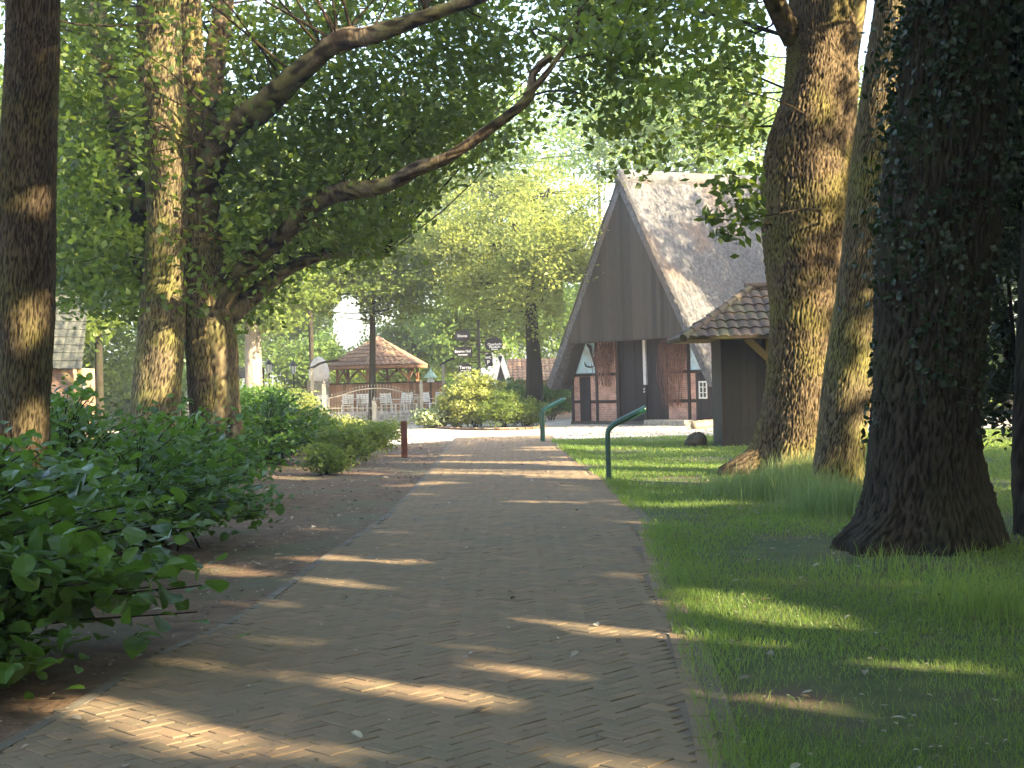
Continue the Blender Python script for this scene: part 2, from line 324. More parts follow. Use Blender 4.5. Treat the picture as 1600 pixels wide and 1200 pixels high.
# herringbone clay pavers, one mesh
def pavers():
    L, W = .18, .09; g = .005; cs = []
    c45 = math.cos(R(45)); V = []; Fs = []
    for i in range(-640, 640):
        for j in range(-150, 150):
            # herringbone lattice, period (4W) along rows
            x0 = j*4*W + (i % 4)*W*1.0; y0 = i*W
            for (a, b, wx, wy) in ((x0, y0, L, W), (x0+L, y0-W, W, L)):
                cx, cy = a+wx/2, b+wy/2
                X = (cx-cy)*c45; Y = (cx+cy)*c45 + 20
                cs.append((X, Y, wx, wy))
    A = np.array(cs); A = A[(A[:, 1] > 4.5) & (A[:, 1] < YP)]
    A = A[(A[:, 0] < xr(A[:, 1])-.13) & (A[:, 0] > xl(A[:, 1])+.06)]
    n = len(A); r = np.random.default_rng(3)
    hz = r.normal(0, .0012, n)[:, None]; tilt = r.normal(0, .0009, (n, 4)); jj = r.normal(0, .0025, (n, 2))
    sg = np.array([(-1,-1), (1,-1), (1,1), (-1,1)])
    def ring(ins, z):
        hx = A[:, 2:3]/2-g/2-ins; hy = A[:, 3:4]/2-g/2-ins; dx = sg[:, 0]*hx; dy = sg[:, 1]*hy
        return np.stack([A[:, :1]+jj[:, :1]+(dx-dy)*c45, A[:, 1:2]+jj[:, 1:]+(dx+dy)*c45, np.broadcast_to(z, (n, 4))], -1)
    t = .022+hz+tilt
    V = np.concatenate([ring(0, .005+0*t), ring(0, t-.003), ring(.005, t)], 1).reshape(-1, 3)
    b = np.arange(n)[:, None]*12; Fs = [b+np.array([8,9,10,11])]
    for k in range(4):
        k2 = (k+1) % 4; Fs += [b+np.array([k, k2, 4+k2, 4+k]), b+np.array([4+k, 4+k2, 8+k2, 8+k])]
    return struct(mesh_obj('brick_path', V, Fs, M['brickpath']))
pavers()
def kerb(name, fx, side):
    mb = MB(); y = 4.6; r = random.Random(5)
    while y < YP:
        L = .20 if side > 0 else .21
        x = fx(y) + (-.06 if side > 0 else .06); x2 = fx(y+L) + (-.06 if side > 0 else .06); wk = .10 if side > 0 else .055
        d = Vector((x2-x, L, 0)).normalized(); z = .022 + r.uniform(-.003, .003)
        mb.bar((x, y, z/2), (x+d.x*(L-.012), y+d.y*(L-.012), z/2), wk, z); y += L*d.y
    return struct(mb.build(name, M['kerbstone'] if side < 0 else M['brickpath']))
kerb('path_edging', xr, 1); kerb('path_kerb', xl, -1)
# plaza beyond the path and cobbled yard in front of the barn
plz = [G(*p)[:2] for p in [(560,700), (640,694), (700,690), (866,691), (1000,686), (1250,684)]]
sheet('plaza', list(plz) + [(22,43), (22,60), (-40,64), (-40,44), (-12,46)], .008, M['plaza'])
# lawn on the right
lawn_far = [G(*p)[:2] for p in [(866,690), (920,687), (1010,684), (1120,681), (1300,678)]]
lawn = [(xr(y)-.02, y) for y in np.linspace(-6, 37.5, 40)] + [tuple(p) for p in lawn_far] + [(40, 46), (60, 46), (60, -6)]
sheet('lawn', lawn, .012, M['lawn'])
sheet('far_lawn', [(17,46.2), (80,46.2), (80,120), (17,120)], .012, M['lawn'])

# ------------------------------------------------------------------ sun gaps: places the low sun reaches through the leaves
e1 = np.cross(S, [0, 0, 1.]); e1 /= np.linalg.norm(e1); e2 = np.cross(e1, S)
gaps = []
def gap(p0, p1, r, soft=1.0):
    p0 = np.asarray(p0, float); p1 = np.asarray(p1, float); n = max(1, int(np.linalg.norm(p1-p0)/max(r*.6, .06)))
    for t in np.linspace(0, 1, n+1):
        rr = r*random.uniform(.6, 1.0)
        if r < .25 and p0[2] == 0 and random.random() < .28: continue
        p = p0+(p1-p0)*t; gaps.append((p@e1, p@e2, p@S, rr, p[2], p[1]))
for a, b, r in [((50,1098),(160,1130),.06), ((160,1132),(305,1172),.08), ((255,1037),(400,1062),.07), ((380,1055),(560,1088),.10), ((560,1078),(700,1100),.19), ((620,1110),(760,1118),.10),
        ((800,1005),(880,1010),.08), ((830,968),(900,978),.09), ((940,990),(1040,1000),.11), ((900,1160),(1060,1175),.12), ((930,1190),(1090,1196),.14), ((480,908),(590,925),.08), ((590,930),(700,944),.09),
        ((330,886),(380,898),.14), ((380,966),(430,968),.06), ((480,870),(520,874),.07), ((560,880),(660,882),.07), ((800,786),(880,787),.14), ((880,794),(960,800),.10), ((940,810),(1010,822),.14),
        ((640,722),(960,727),.22), ((690,740),(780,742),.18), ((830,744),(960,752),.18), ((600,712),(720,713),.2), ((530,738),(590,742),.15), ((420,745),(470,748),.2), ((610,760),(700,756),.1),
        ((880,700),(1060,708),.7), ((930,728),(1170,733),.55), ((980,752),(1180,757),.38), ((1020,792),(1120,788),.2), ((1090,935),(1230,975),.20), ((1150,1010),(1240,990),.15), ((1400,1042),(1500,1050),.12), ((1540,1160),(1600,1165),.14), ((840,705),(980,705),.5)]:
    gap(G(*a), G(*b), r)
gap(G(1540,700), G(1600,700), 1.5); gap(G(1500,690), G(1600,680), 3)
for Y, a, b, r in [(27.2,(258,30),(268,100),.19), (27.2,(268,140),(272,330),.22), (27.2,(285,400),(288,450),.12), (27.2,(262,530),(245,610),.26), (28,(335,480),(350,720),.22), (14.1,(55,490),(50,510),.16), (14.1,(66,640),(62,700),.14), (14.4,(40,345),(45,340),.1),
        (26,(440,150),(475,115),.25), (29,(195,190),(200,225),.22), (26,(200,290),(212,310),.2), (26,(385,345),(400,335),.15), (22.6,(1262,150),(1285,160),.17), (22.5,(1295,240),(1300,285),.17), (22.6,(1312,50),(1315,100),.11),
        (22.6,(1295,455),(1275,475),.13), (22.6,(1262,535),(1290,585),.25), (22.6,(1250,705),(1290,682),.25), (19.7,(1365,160),(1395,150),.25), (19.7,(1320,600),(1345,590),.22), (19.7,(1330,680),(1345,690),.15),
        (33,(455,625),(500,655),.5), (38,(530,668),(560,672),.4), (52,(690,630),(800,625),1.5), (52,(680,655),(830,650),.8), (57,(740,330),(900,330),3.0), (57,(760,430),(900,450),2.4), (60,(590,545),(590,560),3.0), (45,(1500,640),(1600,700),2.2),
        (50,(1150,390),(1200,400),.45), (49,(1065,470),(1100,480),.4), (50,(1060,380),(1075,390),.3), (57,(740,480),(900,490),2.2), (57,(760,260),(880,250),2.4), (28,(350,75),(365,40),.2)]:
    gap(Q(a[0], a[1], Y), Q(b[0], b[1], Y), r)
rg_ = random.Random(21)
for _ in range(44):
    y = rg_.uniform(6, 31); x = rg_.uniform(xl(y)-.8, xr(y)+(2.5 if rg_.random() < .3 else 0)); L_ = rg_.uniform(.05, .5); gap((x, y, .001), (x-L_*.8, y+L_*.6, .001), rg_.uniform(.04, .07))
gaps = np.array(gaps)
def sun_mask(P, size, open_far=True, sel=lambda z, y: True):
    """True where a leaf may stay"""
    a = P@e1; b = P@e2; c = P@S; keep = np.ones(len(P), bool)
    for ga, gb, gc, gr, gz, gy_ in gaps:
        if not sel(gz, gy_): continue
        rr = gr + size*.22
        keep &= ~(((a-ga)**2+(b-gb)**2 < rr*rr) & (c > gc+.6))
    if open_far:
        gy = P[:, 1] - S[1]*P[:, 2]/S[2]; gx = P[:, 0] - S[0]*P[:, 2]/S[2]; pr = np.maximum(np.clip((gy-38)/6, 0, .93), np.where((gy > 22.3) & (gy < 30) & (gx > .6) & (gx < 4.2), np.clip(.97+.5*np.sin(gy*2.1+.5*np.sin(gx)), 0, .985), 0))
        keep &= ~(np.random.default_rng(1).random(len(P)) < pr)
    return keep

# ------------------------------------------------------------------ foliage
def unit(v): return v/(np.linalg.norm(v, axis=-1, keepdims=True)+1e-9)
def leaf_mesh(name, P, size, rnd, mat, parent, flat=.5, aspect=.6, kind=4, seed=0, out=None):
    r = np.random.default_rng(seed+11); n = len(P)
    if n == 0: return None
    nrm = r.normal(size=(n, 3))*(1-flat); nrm[:, 2] += flat*1.2
    if out is not None: nrm = nrm + out
    nrm = unit(nrm); a = r.normal(size=(n, 3)); a -= nrm*(a*nrm).sum(1, keepdims=True); a = unit(a); b = np.cross(nrm, a)
    sz = (np.asarray(size)*r.uniform(.45 if kind == 6 else .65, 1.35, n))[:, None]
    L = a*sz*.5; W = b*sz*.5*aspect
    if kind == 4:
        V = np.stack([P-L, P+W-L*.1, P+L, P-W-L*.1], 1); Fc = [np.arange(n)[:, None]*4+np.array([0,1,2,3])]; k = 4
    else:      # folded ovate leaf: two halves of four corners about the midrib
        up = nrm*sz*.09; dr = nrm*sz*-.10
        V = np.stack([P-L, P-L*.15+up*.2, P+L*.45+up*0, P+L*1.05+dr, P-L*.75+W*.62+up, P-L*.15+W+up*1.2, P+L*.5+W*.72+up*.5, P-L*.75-W*.62+up, P-L*.15-W+up*1.2, P+L*.5-W*.72+up*.5], 1)
        base = np.arange(n)[:, None]*10
        Fc = [base+np.array(q) for q in ([0,1,5,4], [1,2,6,5], [0,7,8,1], [1,8,9,2])] + [base+np.array(q) for q in ([2,3,6], [2,9,3])]; k = 10
    return mesh_obj(name, V.reshape(-1, 3), Fc, mat, parent, False, np.repeat(rnd, k))
def clumps(E, nc, per, cr_, seed, shell=.45, sq=.55):
    """E: ellipsoids (x,y,z,rx,ry,rz); returns leaf points, rnd, clump centres"""
    r = np.random.default_rng(seed); E = np.array(E, float); vol = E[:, 3]*E[:, 4]*E[:, 5]; k = r.choice(len(E), nc, p=vol/vol.sum())
    d = unit(r.normal(size=(nc, 3))); rad = r.random(nc)**shell; cc = E[k, :3]+d*rad[:, None]*E[k, 3:6]
    cnt = r.integers(int(per*.5), int(per*1.5), nc); idx = np.repeat(np.arange(nc), cnt)
    s = cr_*r.uniform(.6, 1.3, nc); P = cc[idx]+r.normal(size=(len(idx), 3))*s[idx][:, None]*np.array([1, 1, sq])
    cl = r.random(nc); return P, np.clip(cl[idx]*.55+r.random(len(idx))*.45, 0, 1), cc
def twigs(name, limbs, cc, mat, parent, maxn=120, r0=.03, seed=0, seg=4):
    r = np.random.default_rng(seed); A = np.vstack([spline(np.array(l)[:, :3], .3) for l in limbs]); V = []; Fs = []; n = 0
    sel = cc if len(cc) <= maxn else cc[r.choice(len(cc), maxn, replace=False)]
    for c in sel:
        d = np.linalg.norm(A-c, axis=1)+.8*np.maximum(A[:, 2]-c[2], 0); a = A[np.argmin(d)]; D = np.linalg.norm(c-a)
        if D < .25: continue
        m = (a+c)/2+r.normal(size=3)*D*.12+np.array([0, 0, .1*D]); K = spline([a, m, c+(c-m)*.25], max(.25, D/6))
        v, f = tube_np(K, np.linspace(r0*min(1.6, .5+D*.3), .006, len(K)), seg); V.append(v); Fs.append(f+n); n += len(v)
    if V: return mesh_obj(name, np.vstack(V), [np.vstack(Fs)], mat, parent, True)

def tree(base, label, E, nc, per, cr_, size, leaf, bark, trunk, limbs=(), group=None, name='oak_tree', seed=0, seg=16, barkamp=0, step=.3, carve=True, shell=.45, aspect=.6, view=None, maxtw=120, extraP=None, r0=.03, nfur=26, flat=.45, flare=()):
    t = thing(name, base, label, 'tree', group)
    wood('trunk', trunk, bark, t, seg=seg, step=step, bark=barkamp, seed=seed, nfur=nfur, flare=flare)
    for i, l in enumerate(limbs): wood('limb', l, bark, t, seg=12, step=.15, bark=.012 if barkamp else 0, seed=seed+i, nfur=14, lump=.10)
    P, rn, cc = clumps(E, nc, per, cr_, seed, shell)
    if extraP is not None:
        P = np.vstack([P, extraP[0]]); rn = np.concatenate([rn, extraP[1]]); cc = np.vstack([extraP[2], cc]) if len(extraP) > 2 else cc
    if carve: k = sun_mask(P, size); P, rn = P[k], rn[k]
    if view: k = view(P); P, rn = P[k], rn[k]
    k = P[:, 2] > .3; P, rn = P[k], rn[k]
    leaf_mesh('crown', P, size, rn, leaf, t, flat, aspect, seed=seed)
    tw = cc if not view else cc[view(cc)]
    if len(limbs) > 3: qx, qy = toPix(tw); tw = tw[~((qx > 600) & (qy > 190))]
    twigs('branches', [trunk]+list(limbs), tw, bark, t, maxtw, seed=seed, r0=r0)
    return t
def up(b, r, h, lean=(0, 0), rt=.4, flare=1.5):
    """simple straight trunk control points"""
    return [(b[0], b[1], -.1, r*flare), (b[0]+lean[0]*.03, b[1], .35, r*1.12), (b[0]+lean[0]*.12, b[1]+lean[1]*.1, 1.2, r), (b[0]+lean[0]*.5, b[1]+lean[1]*.5, h*.5, r*.8), (b[0]+lean[0], b[1]+lean[1], h, r*rt)]
def pts(Y, rows):
    """rows: (px,py,width_px[,dY]) -> (x,y,z,r)"""
    out = []
    for q in rows:
        y = Y + (q[3] if len(q) > 3 else 0); p = Q(q[0], q[1], y); out.append((p[0], p[1], p[2], q[2]/2*y/F))
    return out
# visible part of the avenue canopy: clumps in a wedge of air seen above a lower boundary
def wedge(bound, Y0, Y1, nc, per, cr_, seed, top=-60, x0=0, x1=1600, sq=.5):
    r = np.random.default_rng(seed); bx = [b[0] for b in bound]; by = [b[1] for b in bound]
    px = r.uniform(x0, x1, nc*3); py = r.uniform(top, 620, nc*3); k = py < np.interp(px, bx, by)-r.exponential(14, nc*3); px, py = px[k][:nc], py[k][:nc]
    Y = r.uniform(Y0, Y1, len(px)); cc = np.stack([Q(a, b, c) for a, b, c in zip(px, py, Y)])
    cnt = r.integers(int(per*.5), int(per*1.5), len(cc)); idx = np.repeat(np.arange(len(cc)), cnt)
    P = cc[idx]+r.normal(size=(len(idx), 3))*cr_*np.array([1, 1, sq]); cl = r.random(len(cc))
    return P, np.clip(cl[idx]*.55+r.random(len(idx))*.45, 0, 1), cc

limb_px = [[(332,470),(312,330),(345,235),(400,165),(470,110),(530,62),(640,38)], [(338,480),(385,415),(450,360),(520,305),(600,288),(700,245),(775,198),(825,140),(862,88)], [(350,500),(400,460),(450,420),(515,398)], [(305,330),(322,200),(335,90),(352,0)],
           [(345,735),(335,600),(330,520),(312,400),(296,150),(288,0)], [(240,700),(252,480),(262,330),(258,200),(248,0)], [(222,340),(196,240),(185,190),(165,110),(150,20)]]
def limbs_clear(P):
    x, y = toPix(P); bad = np.zeros(len(P), bool)
    for L_ in limb_px:
        L_ = np.array(L_, float)
        for a, b_ in zip(L_[:-1], L_[1:]):
            d = b_-a; t = np.clip(((x-a[0])*d[0]+(y-a[1])*d[1])/(d@d), 0, 1); bad |= np.hypot(x-a[0]-t*d[0], y-a[1]-t*d[1]) < (38 if L_[0, 1] > 600 else 17)
    return ~(bad & (P[:, 1] < 29.2) & (np.random.default_rng(3).random(len(P)) < .8))
def clear_view(P):
    """pruned sight line over the path to the barn and the garden"""
    x, y = toPix(P); near = P[:, 1] < 46
    bad = near & (((x > 350) & (x < 1200) & (y > 520)) | ((x > 1010) & (x < 1195) & (y > 285) & (P[:, 1] > 4)) | ((x > 690) & (x < 1010) & (y > 300)) | ((x > 480) & (x < 700) & (y > 430)))
    return ~bad & limbs_clear(P)

# --- left group
b = G(360, 742)
limbB = pts(28.3, [(332,470,56), (316,330,56), (338,240,44,-.6), (372,190,40,-1.2), (408,168,44,-1.6), (462,118,33,-2.5), (528,66,30,-3.2), (575,58,24,-3.5), (640,34,22,-4), (760,-8,20,-4.5)])
limb2 = pts(28.3, [(338,480,42), (385,412,35,-.5), (440,370,28,-1.2), (478,330,30,-1.7), (522,303,26,-2), (600,290,22,-3), (655,262,21,-3.5), (700,246,17,-3.8), (775,194,16,-4.2), (828,150,15,-4.5), (832,115,11,-4.5), (862,88,11,-4.6)])
limb3 = pts(28.3, [(350,500,34), (400,460,27,.6), (450,420,20,1.2), (515,398,14,2), (600,400,8,3)])
limb4 = pts(28.3, [(305,330,50), (322,200,44,.5), (335,90,34,1), (352,-20,28,1.4), (360,-200,20,2)])
limb5 = pts(28.3, [(820,150,11,-4.5), (850,120,8,-4.6), (905,40,5,-4.6)])
wA = wedge([(90,480), (200,500), (350,520), (430,450), (520,430), (620,360), (700,290), (800,225), (900,150), (960,120), (1000,60)], 25.5, 34.5, 1550, 58, .42, 21, x0=90, x1=1000)
kk = (toPix(wA[0])[0] < 800) | (np.random.default_rng(2).random(len(wA[0])) < .5); wA = (wA[0][kk], wA[1][kk], wA[2])
wA2 = wedge([(880,150), (940,240), (975,290), (1010,270), (1040,120)], 23.5, 26, 46, 46, .26, 23, x0=880, x1=1040)
wA = tuple(np.concatenate([a_, b_]) for a_, b_ in zip(wA, wA2))
twin = tree((b[0], 28.3, 0), 'twin-stemmed oak left of the path whose long limbs reach over it', [(-4, 27, 12, 8, 6, 4)], 300, 60, .8, .165, M['oak'], M['bark'],
     pts(28.3, [(352,770,105), (345,735,80), (338,640,74), (330,520,76), (312,400,76), (300,330,72), (296,150,54,.4), (288,-30,46,.6), (280,-250,34,.8)]), [limbB, limb2, limb3, limb4, limb5],
     seed=1, seg=130, barkamp=.02, step=.06, extraP=wA, view=clear_view, maxtw=280, r0=.018, nfur=50)
stem = wood('stem', pts(28.0, [(372,780,62), (362,735,46), (347,640,34), (338,540,32), (330,470,26)]), M['bark_g'], twin, 24, .08, .012, nfur=14)
A_ = pts(27.6, [(236,760,96), (240,700,80), (247,600,72), (252,480,66), (262,330,64), (258,200,64), (250,100,64), (248,-20,62), (246,-300,46)])
limbA = pts(27.6, [(222,340,40,.6), (196,240,48,1.2), (185,190,46,1.6), (165,110,38,2.2), (150,20,34,2.8), (140,-120,24,3.2)])
limbA2 = pts(27.6, [(228,430,28,.6), (180,340,22,1.5), (130,270,16,2.2), (95,190,12,3)])
tree((G(240,750)[0], 27.6, 0), 'straight oak with a sunlit yellow-green stem beside the twin-stemmed oak', [(-8, 28, 11, 5, 6, 4.5)], 260, 60, .7, .15, M['oak'], M['bark_g'], A_, [limbA, limbA2], seed=2, seg=130, barkamp=.016, step=.06, view=clear_view, maxtw=140, r0=.018, nfur=50,
     extraP=wedge([(60,450), (150,470), (230,480)], 28.5, 35, 420, 55, .42, 22, x0=60, x1=330))
T1 = pts(14.4, [(38,900,110), (38,850,92), (38,700,80), (40,550,80), (42,300,82), (50,100,80), (50,-20,78), (52,-500,66)])
tree((G(38,860)[0], 14.4, 0), 'dark straight trunk at the left edge of the frame', [(-6, 11, 10.5, 4.5, 5, 3.5), (-1.5, 9, 11.5, 5, 9, 2.6)], 520, 50, .7, .2, M['oak'], M['bark_m'], T1, [], seed=3, seg=150, barkamp=.012, step=.04, nfur=52, maxtw=30,
     view=lambda P: toPix(P)[1] < -30)
# --- right group
R1 = pts(23.2, [(1232,790,200), (1233,745,128), (1240,700,106), (1250,600,102), (1258,480,112), (1262,330,130), (1265,230,128), (1280,120,104), (1283,0,94), (1290,-300,74)])
root = pts(23.2, [(1236,640,26,.1), (1212,700,34,-.25), (1192,730,26,-.5), (1165,752,14,-.9), (1140,768,8,-1.1)])
limbR1 = pts(23.2, [(1318,215,38), (1322,120,30,.8), (1340,20,24,1.4), (1360,-150,16,2)])
limbR0 = pts(23.2, [(1240,60,34), (1190,-30,26,-1), (1130,-60,20,-1.5), (1080,-80,14,-2)])
wR = wedge([(850,60), (900,90), (950,120), (1000,130), (1060,180), (1100,230), (1200,260)], 19, 27, 120, 40, .34, 31, x0=900, x1=1200)
drp = clumps([Q(1155,320,21).tolist()+[.55, .6, .75]], 15, 30, .2, 33)
wR = (np.vstack([wR[0], drp[0]]), np.concatenate([wR[1], drp[1]]), np.vstack([wR[2], drp[2]]))
def rv(P):
    x, y = toPix(P); near = P[:, 1] < 45
    return ~(near & (x > 1195) & (x < 1440) & (y > -40)) & ~(near & (x > 860) & (x < 1090) & (y > 290))
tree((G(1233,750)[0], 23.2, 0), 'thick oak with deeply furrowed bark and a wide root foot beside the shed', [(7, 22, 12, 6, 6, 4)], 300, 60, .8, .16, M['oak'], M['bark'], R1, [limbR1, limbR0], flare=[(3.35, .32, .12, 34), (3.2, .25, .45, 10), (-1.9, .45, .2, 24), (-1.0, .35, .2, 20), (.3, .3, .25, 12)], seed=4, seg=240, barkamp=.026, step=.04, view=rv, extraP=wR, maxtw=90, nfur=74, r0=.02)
R2 = pts(19.8, [(1296,810,110), (1300,770,76), (1312,700,70), (1328,560,70), (1348,400,68), (1366,250,66), (1380,130,58), (1395,0,50), (1410,-250,40)])
tree((G(1300,775)[0], 19.8, 0), 'slimmer leaning oak between the furrowed oak and the ivy-clad oak', [(9.5, 20, 12, 4, 5, 3.5)], 180, 60, .7, .16, M['oak'], M['bark_g'], R2, [], flare=[(-2.4, .25, .25, 9), (-.6, .25, .25, 9)], seed=5, seg=160, barkamp=.014, step=.045, view=rv, maxtw=30, nfur=60)
rootsR3 = [pts(13.1, [(1350,800,60,-.3), (1318,845,34,-.7), (1275,878,16,-1.1)]), pts(13.1, [(1500,820,60,-.4), (1530,865,40,-.8), (1560,895,20,-1.1)])]
R3 = pts(13.1, [(1432,905,260), (1432,860,215), (1438,800,196), (1440,700,176), (1452,550,166), (1470,350,162), (1488,150,160), (1495,0,150), (1500,-400,120)])
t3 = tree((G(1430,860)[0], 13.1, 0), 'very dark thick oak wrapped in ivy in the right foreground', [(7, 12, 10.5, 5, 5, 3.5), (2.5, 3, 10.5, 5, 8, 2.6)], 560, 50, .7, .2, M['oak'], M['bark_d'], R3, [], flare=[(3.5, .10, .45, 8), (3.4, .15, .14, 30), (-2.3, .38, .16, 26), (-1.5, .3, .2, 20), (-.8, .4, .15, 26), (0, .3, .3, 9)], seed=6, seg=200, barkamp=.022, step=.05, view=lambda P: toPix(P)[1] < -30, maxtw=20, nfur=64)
r = np.random.default_rng(40); n = 26000; K = spline(R3, .05); z = r.beta(1.6, 1.0, n)*9.5+.9; i = np.clip(np.searchsorted(K[:, 2], z), 0, len(K)-1)
an = r.uniform(0, 6.28, n); offr = K[i, 3]+.03+r.exponential(.07, n)*(z > 2.2)+r.exponential(.25, n)*(z > 3.4)*(np.cos(an) > .1); dirv = np.stack([np.cos(an), np.sin(an), 0*an], 1)
keep = (np.sin(z*2.3+an*2)+np.sin(z*5.1-an*3)+r.normal(size=n)*.7) > -.5 - .5*(z > 2.5)
Pn = (K[i, :3]*[1,1,0]+dirv*offr[:, None]+np.stack([0*z, 0*z, z], 1))[keep]
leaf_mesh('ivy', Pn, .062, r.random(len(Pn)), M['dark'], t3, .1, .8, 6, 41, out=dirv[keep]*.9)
R4 = pts(13.6, [(1618,880,90), (1620,830,66), (1618,700,66), (1626,500,62), (1635,200,60), (1650,-300,50)])
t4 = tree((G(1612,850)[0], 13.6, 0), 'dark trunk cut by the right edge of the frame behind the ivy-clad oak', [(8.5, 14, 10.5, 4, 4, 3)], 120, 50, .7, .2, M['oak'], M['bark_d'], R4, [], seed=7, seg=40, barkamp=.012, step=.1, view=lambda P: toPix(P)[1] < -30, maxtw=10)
# holly-like dark foliage between them
def leafy(name, label, cat, base, E, nc, per, cr_, size, leaf, seed, aspect=.6, kind=6, carve=False, stems=6, group=None, flat=.45, bark='bark_d', shell=.5, view=None, sr0=.012):
    t = thing(name, base, label, cat, group); P, rn, cc = clumps(E, nc, per, cr_, seed, shell)
    if carve: k = sun_mask(P, size, False); P, rn = P[k], rn[k]
    if view: k = view(P); P, rn = P[k], rn[k]
    k = P[:, 2] > .04; P, rn = P[k], rn[k]
    leaf_mesh('foliage', P, size, rn, M[leaf], t, flat, aspect, kind, seed)
    E0 = E[0]; tops = np.array([(E0[0]+random.uniform(-.6, .6)*E0[3], E0[1]+random.uniform(-.6, .6)*E0[4], E0[2]+E0[5]*random.uniform(0, .7)) for _ in range(stems)])
    st = [[(base[0]+random.uniform(-.15, .15), base[1]+random.uniform(-.1, .1), -.03, sr0*1.6), ((base[0]+q[0])/2, (base[1]+q[1])/2, q[2]*.5, sr0*1.2), (q[0], q[1], q[2], sr0*.5)] for q in tops]
    V = []; Fs = []; n = 0
    for s_ in st:
        Kk = spline(s_, .15); v, f = tube_np(Kk[:, :3], Kk[:, 3], 6); V.append(v); Fs.append(f+n); n += len(v)
    mesh_obj('stems', np.vstack(V), [np.vstack(Fs)], M[bark], t, True)
    twigs('branches', st, cc, M[bark], t, 60, r0=sr0*.5, seed=seed)
    return t
hb = G(1590, 850)
leafy('holly_bush', 'tall dark holly filling the right edge beside the ivy-clad oak', 'shrub', (5.35, 14.6, 0), [(5.1, 14.3, 3.5, .5, .5, 1.2), (5.1, 14.3, 5.0, .9, .8, 1.5), (5.0, 14.5, 2.0, .4, .4, .7), (4.95, 14.3, 1.2, .3, .3, .4)], 380, 60, .17, .085, 'dark', 51, carve=False, stems=8, sr0=.02)

# ------------------------------------------------------------------ woodland to the right, out of frame, that shades the path
rr = random.Random(9); k = 0
for (x, y) in [(13,-20), (20,-17), (28,-22), (12,-11), (19,-8), (27,-12), (13,-2), (20,1), (28,-3), (13.5,8), (20,6.2), (27,9.5), (15.3,21), (23,17), (30,14), (34,-8), (36,4), (9,-26), (7,-7), (9.5,-14), (10.5,2.5), (11,-7.5), (25,22.5), (31,20.5)]:
    x += rr.uniform(-1, 1); y += rr.uniform(-1, 1); h = rr.uniform(16, 20.5); k += 1
    def side(P):
        px, py = toPix(P); return ~((P[:, 1] > 0) & (px < 1650) & (py > -40) & (px > -100))
    tree((x, y, 0), 'tall woodland oak right of the frame', [(x, y, h*.60, 4.6, 4.6, h*.38), (x, y, h*.24, 3.6, 3.6, h*.23)], 280, 42, .95, .36, M['back'], M['bark'], up((x, y), .32, h, (.4, .2)), seed=100+k, group='woodland trees out of frame', name='woodland_tree', seg=10, maxtw=25, view=side, shell=.6)
for (x, y) in [(22.5,40), (21.5,45.5), (25,50), (29,41), (30,48), (26.5,56)]:  # out-of-view trees added so their crowns shade the barn roof
    k += 1
    tree((x, y, 0), 'unseen tall oak right of the frame, added to shade the barn roof', [(x, y, 10.8, 4.0, 4.4, 6.2)], 330, 44, .9, .36, M['back'], M['bark'], up((x, y), .32, 17), seed=100+k, group='unseen trees shading the barn roof', name='woodland_tree', seg=10, maxtw=20, view=lambda P: side(P) & sun_mask(P, .2, False, lambda z, y: z < 3.2 and y < 56) & (sun_mask(P, .2, False) | (np.random.default_rng(4).random(len(P)) < .4)), carve=False, shell=.6)
for (x, y) in [(-7,-6), (-7,2), (-11,8), (-2,-14)]:
    k += 1
    tree((x, y, 0), 'tall woodland oak behind the camera on the left', [(x+1.5, y, 11, 5, 5, 3.5)], 110, 40, .9, .32, M['back'], M['bark'], up((x, y), .3, 13), seed=100+k, group='woodland trees out of frame', name='woodland_tree', seg=10, maxtw=20, view=lambda P: (toPix(P)[1] < -30) | (P[:, 1] < 0))

# ------------------------------------------------------------------ background trees
def dist_tree(px, py0, Y, rx, z0, z1, leaf, label, seed, nc=260, per=70, size=.24, bark='bark', r=.16, cr_=.55, carve=False, shell=.5, px_base=None, aspect=.6, dens=1, lowE=None, name='broadleaf_tree', flat=.45, maxtw=60, view=None, group=None, r0=.03):
    c = Q(px, py0, Y); x = c[0]; b = (x if px_base is None else Q(px_base, 620, Y)[0], Y); zc = (z0+z1)/2
    E = [(x, Y, zc, rx, rx*.8, (z1-z0)/2)] + (lowE or [])
    tk = [(b[0], Y, -.1, r*1.4), (b[0], Y, .5, r*1.05), (b[0]+(x-b[0])*.2, Y, 2, r*.9), (b[0]+(x-b[0])*.6, Y, z0+(z1-z0)*.3, r*.6), (x, Y, z0+(z1-z0)*.8, r*.15)]
    return tree((b[0], Y, 0), label, E, nc, per, cr_, size, M[leaf], M[bark], tk, seed=seed, seg=12, step=.4, carve=carve, name=name, maxtw=maxtw, shell=shell, aspect=aspect, view=view, group=group, r0=r0)
def gaz_clear(P):
    x, y = toPix(P); return ~(((x-543)/24)**2+((y-505)/48)**2 < 1+rng.normal(0, .25, len(P)))
dist_tree(825, 380, 57.5, 3.9, 3.0, 10.5, 'maple', 'broad tree with sunlit yellow-green leaves left of the barn gable', 201, nc=650, per=75, size=.15, bark='bark_d', r=.36, cr_=.42, px_base=836, lowE=[(-1.6, 57, 7.2, 2.0, 2, 2.6), (2.6, 56.5, 6.0, 1.4, 1.5, 2.6), (1.75, 51.2, 6.9, 1.45, 1.6, 2.3), (.6, 53.5, 6.2, 1.8, 2.2, 2.2)], shell=.7, maxtw=200, view=lambda P: ~((toPix(P)[0] > 880) & (toPix(P)[1] > 440)))
dist_tree(585, 430, 60, 3.6, 4.1, 9.5, 'back', 'slender tree standing in front of the gazebo roof', 202, nc=420, per=70, size=.18, r=.16, cr_=.45, px_base=581, maxtw=140, bark='bark_d', view=lambda P: (toPix(P)[1] < 505+rng.normal(0, 14, len(P))) & gaz_clear(P))
